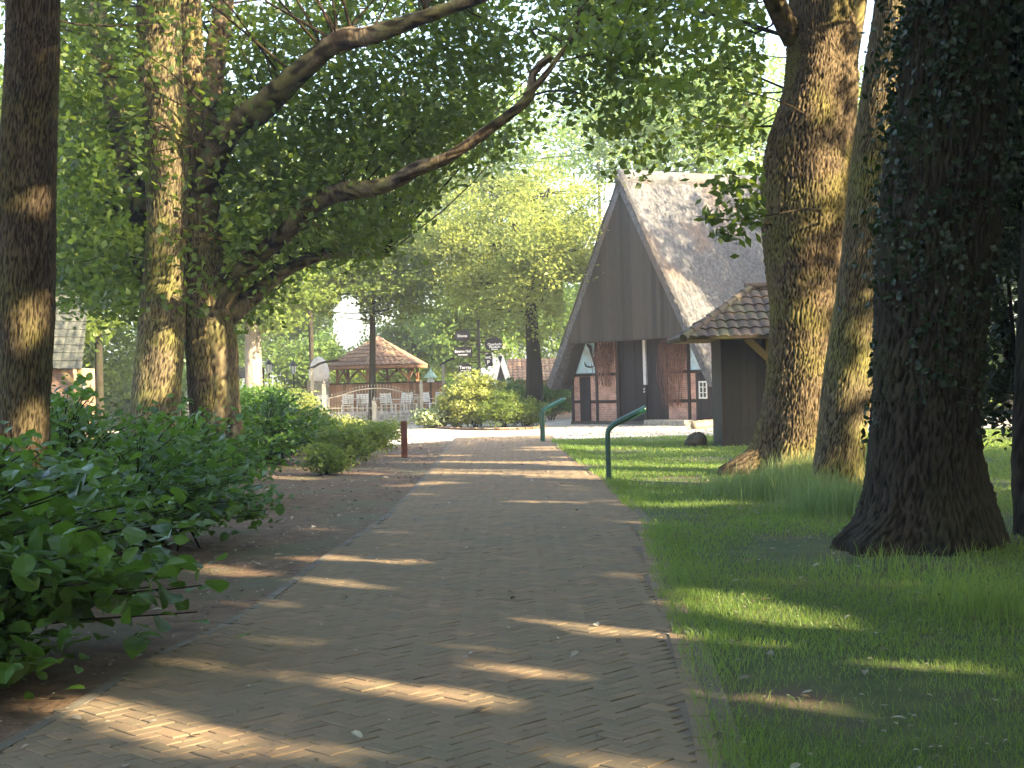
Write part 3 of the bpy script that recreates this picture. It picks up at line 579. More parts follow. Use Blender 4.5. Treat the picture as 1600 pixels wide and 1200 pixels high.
dist_tree(395, 430, 58, 3.4, 3.6, 9.5, 'back', 'thick grey trunk left of the lanterns with a ragged crown', 203, nc=330, per=70, size=.2, bark='bark_p', r=.42, cr_=.5, px_base=396, maxtw=100, view=lambda P: toPix(P)[1] < 520)
spec = [  # px, py, Y, rx, z0, z1, leaf, size, label
    (150, 400, 46, 4.2, 3.2, 12, 'back', 'leafy tree behind the shingled roof at far left'),
    (20, 300, 44, 4.5, 2.5, 13, 'back', 'leafy tree at the extreme left behind the dark trunk'),
    (270, 330, 62, 5.0, 5.0, 16, 'back', 'tall tree seen between the straight oak and the twin-stemmed oak'),
    (440, 500, 90, 4.5, 3.0, 9.0, 'pale', 'pale green tree behind the two lanterns'),
    (510, 560, 82, 2.6, 1.0, 4.6, 'pale', 'low pale tree behind the domed stone oven'),
    (480, 300, 74, 5.5, 6.5, 17, 'back', 'tall tree above the gazebo to its left'),
    (660, 530, 88, 3.2, 1.5, 6.2, 'back', 'dark green tree behind the right eave of the gazebo'),
    (640, 300, 80, 5.5, 7, 18, 'back', 'tall tree behind the slender tree'),
    (745, 500, 78, 3.6, 2.5, 8.5, 'pale', 'light green tree behind the signpost'),
    (780, 250, 84, 6.0, 8, 20, 'pale', 'tall pale tree rising behind the sunlit tree'),
    (880, 480, 82, 4.2, 2.0, 9.0, 'pale', 'light green tree behind the tiled cottage'),
    (1010, 130, 76, 5.0, 11, 20, 'pale', 'thin-crowned tree behind the barn ridge'),
    (1085, 100, 70, 4.2, 9.5, 19, 'pale', 'slim tree rising over the middle of the thatched roof'),
    (1180, 150, 74, 4.6, 9.0, 20, 'pale', 'tree behind the right end of the thatched roof'),
    (930, 60, 90, 5.5, 12, 26, 'pale', 'far crown above the barn apex'),
    (1370, 330, 60, 4.0, 3, 15, 'back', 'tree seen between the two right-hand trunks'),
    (1570, 450, 52, 4.5, 2.2, 12, 'back', 'sunny tree seen beyond the holly at the right edge'),
    (100, 560, 64, 4.0, .8, 6, 'back', 'low tree behind the shingled shed'),
    (330, 560, 80, 4.0, 1.6, 8, 'pale', 'pale tree behind the dark low roof'),
]
for i, (px, py, Y, rx, z0, z1, lf, lb) in enumerate(spec):
    thin = .55 if px in (1010, 1085, 1180, 930) else 1
    dist_tree(px, py, Y, rx, z0, z1, lf, lb, 300+i, nc=int(240*thin), per=60, size=.26, cr_=.6, group='trees beyond the garden', name='broadleaf_tree', view=gaz_clear if 380 < px < 760 else None, r=.15, bark='bark_d')

# ------------------------------------------------------------------ pantile roof facet
def facet(A, B, Cc, D, mat, name, parent, pitch=.24, course=.34, amp=.035, step=.03, du=.04):
    """A,B eave ends; D,Cc upper ends (D above A). wavy clay tiles in courses"""
    A, B, Cc, D = [np.array(p, float) for p in (A, B, Cc, D)]; e = (B-A); W = np.linalg.norm(e); e /= W
    upv = (D+Cc)/2-(A+B)/2; upv -= e*upv.dot(e); Ls = np.linalg.norm(upv); upv /= Ls; nn = np.cross(e, upv)
    if nn[2] < 0: nn = -nn
    dl, dr = (D-A).dot(e), (Cc-A).dot(e); us = np.arange(0, W+du, du); nrow = int(math.ceil(Ls/course)); rows = []
    for q in range(nrow):
        rows += [(q*course, step), (min((q+1)*course, Ls)-.004, 0.0)]
    V = []
    for v, h in rows:
        l = dl*v/Ls; r_ = W+(dr-W)*v/Ls; uu = np.clip(us, l, r_)
        wv = amp*(np.abs(np.sin(np.pi*uu/pitch))**.8) + h + .004*np.sin(uu*17+v*9)
        V.append(A+np.outer(uu, e)+upv*v+np.outer(wv, nn))
    V.append(A+np.outer(np.clip(us, 0, W), e)-nn*.02)
    n = len(us); V = np.vstack(V); nr = len(rows); Fs = []
    idx = lambda a, b_: np.stack([a*n+np.arange(n-1), a*n+np.arange(1, n), b_*n+np.arange(1, n), b_*n+np.arange(n-1)], -1)
    for q in range(nr-1): Fs.append(idx(q, q+1))
    Fs.append(idx(nr, 0))
    return mesh_obj(name, V, [np.vstack(Fs)], mat, parent)
def ridge_tiles(name, a, b, r, mat, parent, L=.36):
    mb = MB(); a = Vector(a); b = Vector(b); n = max(1, int((b-a).length/L)); d = (b-a)/n
    for i in range(n): mb.tube([tuple(a+d*i-d*.06), tuple(a+d*(i+1)+d*.04)], [r*1.12, r*.92], 10)
    return mb.build(name, mat, parent)

# ------------------------------------------------------------------ barn
TH = R(52); Lb = Vector((2.3, 53.5, 0)); fd = Vector((math.cos(TH), -math.sin(TH), 0)); bd = Vector((math.sin(TH), math.cos(TH), 0))
BM = Matrix((( fd.x, bd.x, 0, Lb.x), (fd.y, bd.y, 0, Lb.y), (0, 0, 1, 0), (0, 0, 0, 1)))
def s_of(px):
    k = (px-800)/F; return (Lb.y*k-Lb.x)/(fd.x-k*fd.y)
W = 7.65; cs = W/2; AP = 8.75; EO = 4.25; EZ = 1.62; DEP = 13
sl_ = (AP-EZ)/EO
barn = thing('barn', Lb, 'thatched half-timbered barn with a dark boarded gable beyond the lawn', 'barn')
brickM = brick_mat('barn brick', (.42,.19,.135), (.56,.30,.22), (.46,.42,.37), (fd.x, fd.y, 0), None)
zr = lambda s: AP-abs(s-cs)*sl_        # roof height over facade coordinate
s1, s2, s3, s4, s5, s6, s7, s8 = [s_of(p) for p in (907, 923, 933, 967, 1040, 1077, 1089, 1113)]
mb = MB(BM); mb.box(0, s4, 0, .25, .1, 1.85); mb.box(s3, s4, 0, .25, 1.85, 3.1); mb.build('brick_wall', brickM, barn)
mb = MB(BM); mb.box(s5, s6, 0, .25, .1, 3.1); mb.box(s6, s7, 0, .25, .1, 1.85); mb.build('brick_wall', brickM, barn)
mb = MB(BM); mb.prism([(.15, .02, 1.9), (s3, .02, 1.9), (s3, .02, 3.1), (.82, .02, 3.1)], (0, .2, 0)); mb.build('plaster_panel', M['plaster'], barn); mb = MB(BM); mb.prism([(s6, .02, 1.9), (W-.15, .02, 1.9), (W-.82, .02, 3.1), (s6, .02, 3.1)], (0, .2, 0)); mb.build('plaster_panel', M['plaster'], barn)
mb = MB(BM)
for a, b_, z0, z1 in [(-.05,.09,0,1.95), (s3-.06,s3+.06,.1,3.1), (s4-.12,s4+.04,0,3.15), (s5-.04,s5+.12,0,3.15), (s6-.06,s6+.06,.1,3.1), (s7-.03,s7+.07,.1,1.9), (W-.09,W+.05,0,1.95)]: mb.box(a, b_, -.04, .2, z0, z1)
for a, b_, z in [(-.05,s4,1.87), (-.05,s4,.86), (s5,W,1.87), (s5,s7,.86)]: mb.box(a, b_, -.03, .19, z-.055, z+.055)
mb.box(.5, W-.5, -.035, .2, 3.05, 3.2)
mb.bar((W-.75, -.06, 3.1), (W+.28, -.06, 1.55), .13, .1, (0,1,0)); mb.build('timber_frame', M['beam'], barn)
mb = MB(BM); mb.box(-.05, W+.05, -.08, .25, -.02, .14); mb.build('plinth', M['boulder'], barn)
def planks(M_, x0, x1, y, z0, z1, wv=.16, t=.025, seed=0, top=None):
    mb = MB(M_); r = random.Random(seed); x = x0
    while x < x1-.01:
        x2 = min(x+wv*r.uniform(.85, 1.15), x1); za = z1 if top is None else min(top(x), top(x2)) if top else z1
        if top is not None: mb.prism([(x+.003, y, z0+r.uniform(-.015,.015)), (x2-.003, y, z0), (x2-.003, y, max(z0+.02, top(x2))), (x+.003, y, max(z0+.02, top(x)))], (0, t+r.uniform(0, .008), 0))
        else: mb.box(x+.003, x2-.003, y-r.uniform(0, .008), y+t, z0, z1)
        x = x2
    return mb
dr = planks(BM, s4+.04, s_of(1008)-.015, .06, .03, 3.08, .19, seed=1).build('door', M['tar'], barn)
dr2 = planks(BM, s_of(1008)+.015, s5-.04, .06, .03, 3.08, .19, seed=2).build('door', M['tar'], barn)
mb = MB(BM); c8 = s_of(1008); mb.box(c8-.07, c8+.07, -.02, .05, 1.45, 3.08); mb.build('centre_post', M['stripe'], barn)
mb = MB(BM); mb.box(c8-.06, c8+.06, -.02, .05, .03, 1.445); mb.build('door_post', M['tar'], barn)
mb = MB(BM)
for z in (1.2, 1.3): mb.lathe((c8, -.05, z), [(.0, -.03), (.035, -.03), (.035, .03), (0, .03)], 8)
mb.build('latch', M['stripe'], dr)
planks(BM, s1, s2, -.045, .14, 1.8, .17, seed=3).build('side_door', M['tar'], barn)
sd = planks(BM, s7+.08, W-.1, -.045, .10, 1.8, .17, seed=4).build('side_door', M['tar'], barn)
wx0, wx1 = s_of(1094), s_of(1107); mb = MB(BM)
for a, b_ in ((wx0, wx0+.05), ((wx0+wx1)/2-.02, (wx0+wx1)/2+.02), (wx1-.05, wx1)): mb.box(a, b_, -.085, -.055, .93, 1.52)
for z in (.93, 1.12, 1.31, 1.48): mb.box(wx0+.002, wx1-.002, -.082, -.058, z, z+(.05 if z in (.93, 1.48) else .03))
wf = mb.build('window', M['white'], sd); mb = MB(BM); mb.box(wx0+.02, wx1-.02, -.056, -.050, .95, 1.5); mb.build('pane', M['glass'], wf)
# boarded gable, projecting over the doors
gy = -.8; half = (AP-3.05)/sl_
mb = planks(BM, cs-half+.05, cs+half-.05, gy, 3.05, 9, .2, seed=5, top=lambda s: zr(s)-.06); mb.build('gable_boards', M['boards'], barn)
mb = MB(BM); mb.prism([(cs-half+.1, gy+.04, 3.1), (cs+half-.1, gy+.04, 3.1), (cs+half-.1, -.05, 3.1), (cs-half+.1, -.05, 3.1)], (0, 0, .06)); mb.build('soffit', M['tar'], barn)
# thatched slopes with real thickness and a slightly uneven surface
def thatch(side):
    nu, nv = 150, 70; u = np.linspace(gy-.05, DEP, nu); t = np.linspace(0, 1, nv); U, T = np.meshgrid(u, t, indexing='ij')
    rg = np.random.default_rng(8+side); run = EO+.12
    s_ = cs+side*run*(1-T); z = EZ-.1+(AP-EZ+.28)*T + .55*(np.clip(U, 0, DEP)/DEP)*T
    h = sum(.02*np.sin(U*a+b_+T*c)*np.sin(T*d_+U*.3) for a, b_, c, d_ in ((1.3,.2,3,9), (2.7,1.1,7,15), (.6,2.,2,4), (6,.4,11,31)))+rg.normal(0, .007, U.shape)
    nx, nz = side*math.sin(math.atan(sl_)), math.cos(math.atan(sl_))
    top = np.stack([s_+nx*h, U, z+nz*h], -1); bot = np.stack([s_-nx*.30, U, z-nz*.30-.02], -1)
    V = np.concatenate([top.reshape(-1, 3), bot.reshape(-1, 3)]); V = V @ np.array(BM.to_3x3()).T+np.array(BM.translation)
    i, j = np.meshgrid(np.arange(nu-1), np.arange(nv-1), indexing='ij'); a = (i*nv+j).ravel(); q = np.stack([a, a+1, a+nv+1, a+nv], -1); off = nu*nv
    Fs = [q, q+off]; m = np.arange(nv-1); Fs.append(np.stack([m, m+1, m+1+off, m+off], -1)); m = m+(nu-1)*nv; Fs.append(np.stack([m, m+1, m+1+off, m+off], -1))
    m = np.arange(nu-1)*nv; Fs.append(np.stack([m, m+nv, m+nv+off, m+off], -1))
    return mesh_obj('roof', V, [np.vstack(Fs)], M['thatch'], barn, False)
thatch(1); thatch(-1)
def straw():
    rg = np.random.default_rng(77); n = 26000; u = rg.uniform(gy-.1, DEP, n); t = rg.random(n)**.9; e = rg.random(n) < .14; u[e] = gy-.05+rg.normal(0, .05, e.sum()); e2 = rg.random(n) < .06; t[e2] = rg.uniform(-.005, .01, e2.sum())
    run = EO+.12; s_ = cs+run*(1-t); z = EZ-.1+(AP-EZ+.28)*t + .55*(np.clip(u, 0, DEP)/DEP)*t; dn = np.array([math.cos(math.atan(sl_)), 0, -math.sin(math.atan(sl_))]); nn = np.array([-dn[2], 0, dn[0]])
    L = rg.uniform(.08, .28, n)[:, None]; off = rg.uniform(.0, .035, n)[:, None]; b = np.stack([s_, u, z], 1)+nn*off; dirv = dn+rg.normal(0, .16, (n, 3)); tip = b+dirv*L+nn*.03; sd2 = np.array([0, .009, 0])
    V = np.stack([b-sd2, b+sd2, tip+sd2*.3, tip-sd2*.3], 1).reshape(-1, 3) @ np.array(BM.to_3x3()).T+np.array(BM.translation)
    mesh_obj('loose_straw', V, [np.arange(n)[:, None]*4+np.array([0,1,2,3])], M['thatch'], barn)
straw()
K = [(cs, gy-.06, AP+.12), (cs, 3, AP+.24), (cs, 8, AP+.45), (cs, DEP, AP+.66)]; mb = MB(BM); mb.tube(spline(K, .3), .26, 14); mb.build('roof_ridge', M['thatch'], barn, True)
mb = MB(BM)
for sd_ in (-1, 1):
    mb.bar((cs+sd_*(half+.05), gy-.03, 2.98), (cs+sd_*.03, gy-.03, AP+.02), .09, .05, (0,1,0))
    mb.prism([(cs+sd_*(EO+.05), -.42, EZ-.12), (cs+sd_*(half+.06), -.42, 3.04), (cs+sd_*(half-.35), -.42, 3.04), (cs+sd_*(EO-.45), -.42, EZ-.12)], (0, .38, 0))
mb.build('bargeboard', M['boards'], barn)
mb = MB(BM); mb.box(.1, .35, .3, DEP-.2, 0, 1.7); mb.box(W-.35, W-.1, .3, DEP-.2, 0, 1.7); mb.box(.4, W-.4, DEP-.4, DEP-.2, 0, 1.7); mb.prism([(.4, DEP-.4, 1.7), (W-.4, DEP-.4, 1.7), (cs, DEP-.4, AP-.4)], (0, .1, 0)); mb.build('rear_wall', brickM, barn)
# iron hooks
mb = MB(BM); sx = s_of(926); mb.tube([(sx-.15,-.08,3.0), (sx,-.09,2.9), (sx+.1,-.1,2.6), (sx+.25,-.1,2.35), (sx+.3,-.1,2.1)], [.05,.07,.04,.06,.02], 6)
mb.tube([(sx-.35,-.08,2.35), (sx-.28,-.08,2.2), (sx-.1,-.08,2.15), (sx+.15,-.08,2.17)], [.012,.03,.035,.02], 6)
tag(mb.build('iron_hook', M['iron'], None), 'black curved iron hook and sickle hung on the pale blue plaster', 'tool')
# dry vines hanging either side of the doors
def vine(s0, s1_, z1, zb, seed, label):
    r = random.Random(seed); mb = MB(BM); t0 = BM @ Vector(((s0+s1_)/2, -.1, 0))
    for i in range(130):
        a = r.uniform(s0, s1_); L = r.uniform(.3, 1.) if i < 95 else r.uniform(.9, 1)
        zt = z1-r.random()**2*.5; c = (s0+s1_)/2; ze = zt-(zt-zb)*L*(.55 if i < 95 else .95); xe = a+(c-a)*r.uniform(.2, .8)*L+r.uniform(-.2, .2)
        m = ((a+xe)/2+r.uniform(-.15, .15), -.08-r.uniform(0, .28), (zt+ze)/2)
        mb.tube(spline([(a, -.06, zt), m, (xe, -.08-r.uniform(0, .12), ze)], .3), r.uniform(.006, .013), 3)
    o = mb.build('dry_vine', M['vine'], None); return tag(o, label, 'climbing plant', 'dried vines beside the barn doors')
vine(s3+.05, s4-.1, 3.05, 1.3, 1, 'smaller dry reddish vine hanging left of the tall barn doors')
vine(s5-.15, s6, 3.05, .5, 2, 'larger dry reddish vine hanging right of the tall barn doors')
# step, stones, logs
P0 = BM @ Vector((s_of(1030), -.75, 0)); mb = MB(BM); mb.box(s_of(1028), s_of(1092), -.75, -.2, 0, .22); tag(mb.build('stone_bench', M['stone'], None, bevel=.03), 'long low grey stone step in front of the barn wall', 'step')
def rock(name, c, sz, mat, label, cat, seed=0, elong=None, rz=0, group=None):
    r = np.random.default_rng(seed); nu, nv = 18, 12; u = np.arange(nu)*2*np.pi/nu; v = np.linspace(.08, np.pi-.08, nv); U, Vv = np.meshgrid(u, v)
    h = 1+sum(r.uniform(.04, .12)*np.sin(U*k+r.uniform(0, 6)+Vv*r.integers(1, 4)) for k in (1, 2, 3, 5))
    X = np.stack([h*np.sin(Vv)*np.cos(U)*sz[0], h*np.sin(Vv)*np.sin(U)*sz[1], h*np.cos(Vv)*sz[2]], -1); c_, s_ = math.cos(rz), math.sin(rz)
    X = np.stack([X[..., 0]*c_-X[..., 1]*s_, X[..., 0]*s_+X[..., 1]*c_, X[..., 2]], -1).reshape(-1, 3)+np.array(c); i, j = np.meshgrid(np.arange(nv-1), np.arange(nu), indexing='ij')
    q = np.stack([i*nu+j, (i+1)*nu+j, (i+1)*nu+(j+1) % nu, i*nu+(j+1) % nu], -1).reshape(-1, 4)
    return tag(mesh_obj(name, X, [q, np.arange(nu)[None], ((nv-1)*nu+np.arange(nu))[None, ::-1]], mat, None, True), label, cat, group)
g = G(1088, 698); rock('boulder', (g[0], g[1], .12), (.27, .22, .2), M['boulder'], 'dark rounded boulder on the lawn near the shed', 'boulder', 3)
def log(px, py, L, r_, rz, label, seed):
    g = G(px, py); c, s_ = math.cos(rz)*L/2, math.sin(rz)*L/2; t = thing('log', (g[0], g[1], 0), label, 'log', 'pale logs beside the shed')
    wood('bark', [(g[0]-c, g[1]-s_, r_, r_), (g[0], g[1], r_*1.1, r_*1.1), (g[0]+c, g[1]+s_, r_+.05, r_*.85)], M['log'], t, 14, .08, .006, .12, seed=seed)
log(1098, 671, .8, .13, .55, 'front pale split log lying on the yard by the shed', 1); log(1108, 663, .8, .12, .3, 'rear pale log lying against the shed side', 2)

# ------------------------------------------------------------------ tiled shed
g = G(1115, 699); Ys = g[1]; x0 = g[0]+.25; x1 = x0+1.95; SM = Matrix.Translation((0, 0, 0))
shed = thing('shed', ((x0+x1)/2, Ys, 0), 'small dark boarded shed with a mossy pantile roof behind the furrowed oak', 'shed')
planks(None, x0, x0+1.02, Ys, .02, 2.5, .2, seed=6).build('door', M['shed'], shed); planks(None, x0+1.04, x1, Ys+.02, .02, 2.5, .22, seed=7).build('front_wall', M['tar'], shed)
mb = MB(); mb.box(x0+.02, x0+.06, Ys+.05, Ys+1.9, .02, 2.5); mb.box(x1-.06, x1-.02, Ys+.05, Ys+1.9, .02, 2.5); mb.box(x0+.07, x1-.07, Ys+1.85, Ys+1.9, .02, 2.5); mb.build('side_wall', M['shed'], shed)
mb = MB(); mb.box(x0-.03, x0+.05, Ys-.04, Ys+.045, 0, 2.5); mb.box(x0+1.0, x0+1.12, Ys-.05, Ys+.015, 0, 2.5); mb.build('corner_post', M['beam'], shed)
mb = MB(); mb.box(x0+.06, x0+1., Ys-.03, Ys-.012, 1.95, 2.0); mb.box(x0+.06, x0+1., Ys-.03, Ys-.012, .4, .46); mb.build('door_rail', M['shed'], shed)
mb = MB(); mb.bar((x0+.55, Ys-.2, 2.52), (x0+1.05, Ys-.08, 2.05), .16, .08, (0,1,0)); mb.bar((x0+1.06, Ys-.1, 1.9), (x0+1.06, Ys-.1, 2.5), .09); mb.build('brace', M['oakwood'], shed)
ez = 2.52; ex0, ex1, ey0, ey1 = x0-.95, x1+1.0, Ys-.95, Ys+2.9; rx0, rx1, ry = (ex0+ex1)/2-.12, (ex0+ex1)/2+.5, (ey0+ey1)/2; rz_ = 3.72
facet((ex0,ey0,ez), (ex1,ey0,ez), (rx1,ry,rz_), (rx0,ry,rz_), M['tile_m'], 'roof', shed, .25, .36, .045, .04)
facet((ex0,ey1,ez), (ex0,ey0,ez), (rx0,ry,rz_), (rx0,ry,rz_), M['tile_m'], 'roof', shed, .25, .36, .045, .04)
facet((ex1,ey0,ez), (ex1,ey1,ez), (rx1,ry,rz_), (rx1,ry,rz_), M['tile_m'], 'roof', shed, .25, .36, .045, .04)
facet((ex1,ey1,ez), (ex0,ey1,ez), (rx0,ry,rz_), (rx1,ry,rz_), M['tile_m'], 'roof', shed, .25, .36, .045, .04)
for a, b_ in (((ex0-.05,ey0-.05,ez+.03), (rx0,ry,rz_+.05)), ((ex1,ey0,ez+.03), (rx1,ry,rz_+.05)), ((rx0-.1,ry,rz_+.08), (rx1,ry,rz_+.08))): ridge_tiles('ridge_tiles', a, b_, .085, M['tile_m'], shed)
mb = MB(); mb.prism([(ex0+.1,ey0+.08,ez-.02), (ex1-.1,ey0+.08,ez-.02), (ex1-.1,ey1-.1,ez-.02), (ex0+.1,ey1-.1,ez-.02)], (0,0,.015)); mb.build('soffit', M['oakwood'], shed)

# ------------------------------------------------------------------ green lecterns
def lectern(base, yaw, label, h=.78, run=.62, rise=.30, gapw=.42):
    t = thing('reading_lectern', (base[0], base[1], 0), label, 'lectern', 'green tubular lecterns beside the path'); Mx = Matrix.Translation((base[0], base[1], 0)) @ Matrix.Rotation(yaw, 4, 'Z')
    for q in (-1, 1):
        y = q*gapw/2; mb = MB(Mx); mb.tube(spline([(0,y,-.05), (0,y,h*.5), (0,y,h-.02), (.03,y,h+.06), (.10,y,h+.125), (.20,y,h+.18), (run,y,h+rise+.08)], .05), .042, 12); mb.build('post', M['green'], t, True)
    mb = MB(Mx); d = Vector((run-.18, 0, rise-.09)).normalized(); a = Vector((.2, 0, h+.17)); b2 = Vector((run-.02, 0, h+rise+.06)); n_ = Vector((-d.z, 0, d.x))*.035
    mb.prism([(a+n_).to_tuple()[:1]+(-gapw/2+.03,)+((a+n_).z,), (b2+n_).to_tuple()[:1]+(-gapw/2+.03,)+((b2+n_).z,), (b2-n_*1.3).to_tuple()[:1]+(-gapw/2+.03,)+((b2-n_*1.3).z,), (a-n_*1.3).to_tuple()[:1]+(-gapw/2+.03,)+((a-n_*1.3).z,)], (0, gapw-.06, 0)); mb.build('panel', M['green'], t)
    mb = MB(Mx)
    for q in (-1, 1): mb.tube([(run-.005, q*gapw/2, h+rise+.077), (run+.012, q*gapw/2, h+rise+.084)], .043, 12)
    mb.build('end_cap', M['iron'], t)
    return t
g = G(953, 753); lectern((g[0], g[1]+.21), R(-4.2), 'nearer green tubular lectern on the lawn edge, posts in line')
g = G(848.5, 691); lectern((g[0], g[1]+.2), R(6), 'farther green tubular lectern by the yard, two posts showing')
# bollard
g = G(632, 715); mb = MB(); mb.box(g[0]-.068, g[0]+.068, g[1], g[1]+.136, -.05, .80); mb.add([(g[0]-.068,g[1],.80), (g[0]+.068,g[1],.80), (g[0]+.068,g[1]+.136,.80), (g[0]-.068,g[1]+.136,.80), (g[0]-.04,g[1]+.03,.83), (g[0]+.04,g[1]+.03,.83), (g[0]+.04,g[1]+.106,.83), (g[0]-.04,g[1]+.106,.83)], [(0,1,5,4),(1,2,6,5),(2,3,7,6),(3,0,4,7),(4,5,6,7)])
tag(mb.build('bollard', M['redpost'], None), 'square red-brown wooden bollard at the left edge of the path', 'bollard')

# ------------------------------------------------------------------ gazebo
Yg = 66.; cg = Q(590, 570, Yg); gx = cg[0]; gz = thing('gazebo', (gx, Yg, 0), 'open timber gazebo with a red pantile hexagonal roof', 'gazebo'); re = 2.42; ze = 2.62; za = 3.98
ang = [R(22+60*i) for i in range(6)]; ev = [(gx+re*math.cos(a), Yg+re*math.sin(a), ze) for a in ang]; apx = (gx+.02, Yg, za)
for i in range(6): facet(ev[i], ev[(i+1) % 6], apx, apx, M['tile'], 'roof', gz, .24, .33, .035, .03)
for i in range(6): ridge_tiles('ridge_tiles', ev[i], apx, .06, M['tile'], gz)
mb = MB()
for i in range(6): mb.bar(ev[i][:2]+(ze-.08,), ev[(i+1) % 6][:2]+(ze-.08,), .08, .12)
mb.build('eave_beam', M['fence'], gz)
for i, a in enumerate(ang):
    mb = MB(); x, y = gx+1.95*math.cos(a), Yg+1.95*math.sin(a); mb.bar((x, y, 0), (x, y, ze-.03), .13)
    for q in (-1, 1):
        b2 = a+q*R(18); mb.bar((x, y, 1.95), (gx+1.85*math.cos(b2), Yg+1.85*math.sin(b2), 2.5), .08)
    mb.build('post', M['fence'], gz)

# ------------------------------------------------------------------ fence of brown boards
def board_fence(pxa, pxb, Y, ztop, label, seed):
    a = Q(pxa, 620, Y)[0]; b_ = Q(pxb, 620, Y)[0]; t = thing('board_fence', ((a+b_)/2, Y, 0), label, 'fence'); planks(None, a, b_, Y, .05, ztop, .15, seed=seed).build('boards', M['fence'], t)
    mb = MB(); mb.box(a, b_, Y-.06, Y+.08, ztop, ztop+.05); mb.build('top_rail', M['beam'], t)
    x = a
    while x < b_: mb = MB(); mb.box(x, x+.1, Y+.03, Y+.12, 0, ztop-.01); mb.build('post', M['fence'], t); x += 2.
board_fence(515, 697, 63.5, 1.78, 'brown vertical board fence in front of the gazebo', 11)
board_fence(350, 487, 65, 1.68, 'brown board fence below the two lanterns', 12)
# ------------------------------------------------------------------ gate
Yt = 57.5; gt = thing('garden_gate', (Q(585, 660, Yt)[0], Yt, 0), 'pale arched double gate with pointed pickets at the end of the path', 'gate')
def gp(px, py, dy=0): return tuple(Q(px, py, Yt+dy))
for px, y0, wd in ((507, 600, .15), (585, 626, .16), (659, 599, .13)):
    mb = MB(); x = gp(px, 640)[0]; mb.bar((x, Yt, -.05), (x, Yt, gp(px, y0)[2]), wd); mb.lathe((x, Yt, gp(px, y0)[2]), [(.03, 0), (.06, .05), (.03, .12), (.005, .16)], 8); mb.build('gate_post', M['post'], gt)
arch = [(514,622), (530,619), (547,613), (563,609), (580,607), (600,607), (618,610), (636,614.5), (653,617)]
A3 = spline([gp(*p) for p in arch], .15)
mb = MB(); mb.tube(A3, .022, 6); mb.tube([gp(514, 638), gp(653, 637)], .02, 6); mb.tube([gp(514, 654), gp(653, 662)], .02, 6); mb.tube([gp(514, 621), gp(514, 656)], .035, 6); mb.tube([gp(653, 616), gp(653, 664)], .035, 6); mb.build('gate_frame', M['post'], gt)
mb = MB(); x = A3[0][0]+.12
while x < A3[-1][0]-.05:
    z = np.interp(x, A3[:, 0], A3[:, 2]); mb.tube([(x, Yt, .18), (x, Yt, z+.1)], .0075, 5); mb.lathe((x, Yt, z+.08), [(.006, 0), (.02, .03), (.002, .1)], 6); x += .125
mb.build('pickets', M['post'], gt)
tr = thing('rail_fence', (Q(470, 655, Yt)[0], Yt, 0), 'low pale two-rail fence left of the arched gate', 'fence'); mb = MB()
for y in (624, 638, 650): mb.tube([gp(420, y+2), gp(505, y)], .022, 6)
mb.build('rails', M['post'], tr); mb = MB(); mb.bar(gp(455, 620), gp(455, 662), .1); mb.build('post', M['post'], tr)
# low rubble wall & raised terrace
mb = MB(); a = Q(515, 640, 60)[0]; b_ = Q(654, 640, 60)[0]; r = random.Random(4)
for zrow in range(4):
    x = a
    while x < b_: w_ = r.uniform(.18, .38); mb.box(x, x+w_-.01, 60+r.uniform(-.02, .02), 60.35, zrow*.15, zrow*.15+.145); x += w_
tag(mb.build('stone_wall', M['rubble'], None, bevel=.02), 'low rubble stone wall behind the arched gate', 'wall')
# ------------------------------------------------------------------ terrace chairs and tables
def chair_proto(loc, label):
    t = thing('garden_chair', loc, label, 'chair', 'white slatted chairs on the terrace'); x, y = loc[0], loc[1]; z0 = loc[2]
    mb = MB()
    for i in range(5): mb.box(x-.24, x+.24, y-.22+i*.09, y-.15+i*.09, z0+.42, z0+.44)
    mb.build('seat', M['white'], t); mb = MB()
    for i in range(5): mb.box(x-.24, x+.24, y+.24+i*.02, y+.26+i*.02, z0+.50+i*.085, z0+.565+i*.085)
    mb.bar((x-.23, y+.24, z0+.42), (x-.23, y+.36, z0+.93), .03); mb.bar((x+.23, y+.24, z0+.42), (x+.23, y+.36, z0+.93), .03); mb.build('backrest', M['white'], t)
    for q in (-1, 1):
        for yy in (-.2, .24): mb = MB(); mb.bar((x+q*.22, y+yy, z0), (x+q*.22, y+yy, z0+.42), .035); mb.build('leg', M['white'], t)
        mb = MB(); mb.box(x+q*.24-.025, x+q*.24+.025, y-.22, y+.27, z0+.63, z0+.655); mb.build('armrest', M['white'], t)
    return t
proto = None
for px, Y, rz, lb in [(543,61.6,0,'white slatted chair facing left end of the rubble wall'), (566,62.2,3.3,'grey-white chair behind the wide chair left of the gate post'), (578,61.4,.5,'white chair just left of the middle gate post'),
        (604,61.5,.2,'white bench-like chair just right of the middle gate post'), (616,62.,2.2,'white chair turned sideways right of the gate middle'), (629,61.4,-.5,'white chair second from the right gate post'), (641,61.6,.4,'tilted-back white chair nearest the right gate post'),
        (503,62,0,'white chair left of the tall gate post'), (672,61.5,.8,'white chair behind the variegated plants'), (684,62,-.4,'white chair half hidden by the yellow shrub')]:
    x = Q(px, 640, Y)[0]
    if proto is None: proto = chair_proto((x, Y, .42), lb); t = proto
    else: t = copy_tree(proto, None, (x, Y, .42), rz); t['label'] = lb
mb = MB(); mb.box(Q(480,640,62)[0], Q(720,640,62)[0], 60.4, 63.4, -.05, .42); struct(mb.build('terrace', M['plaza']))
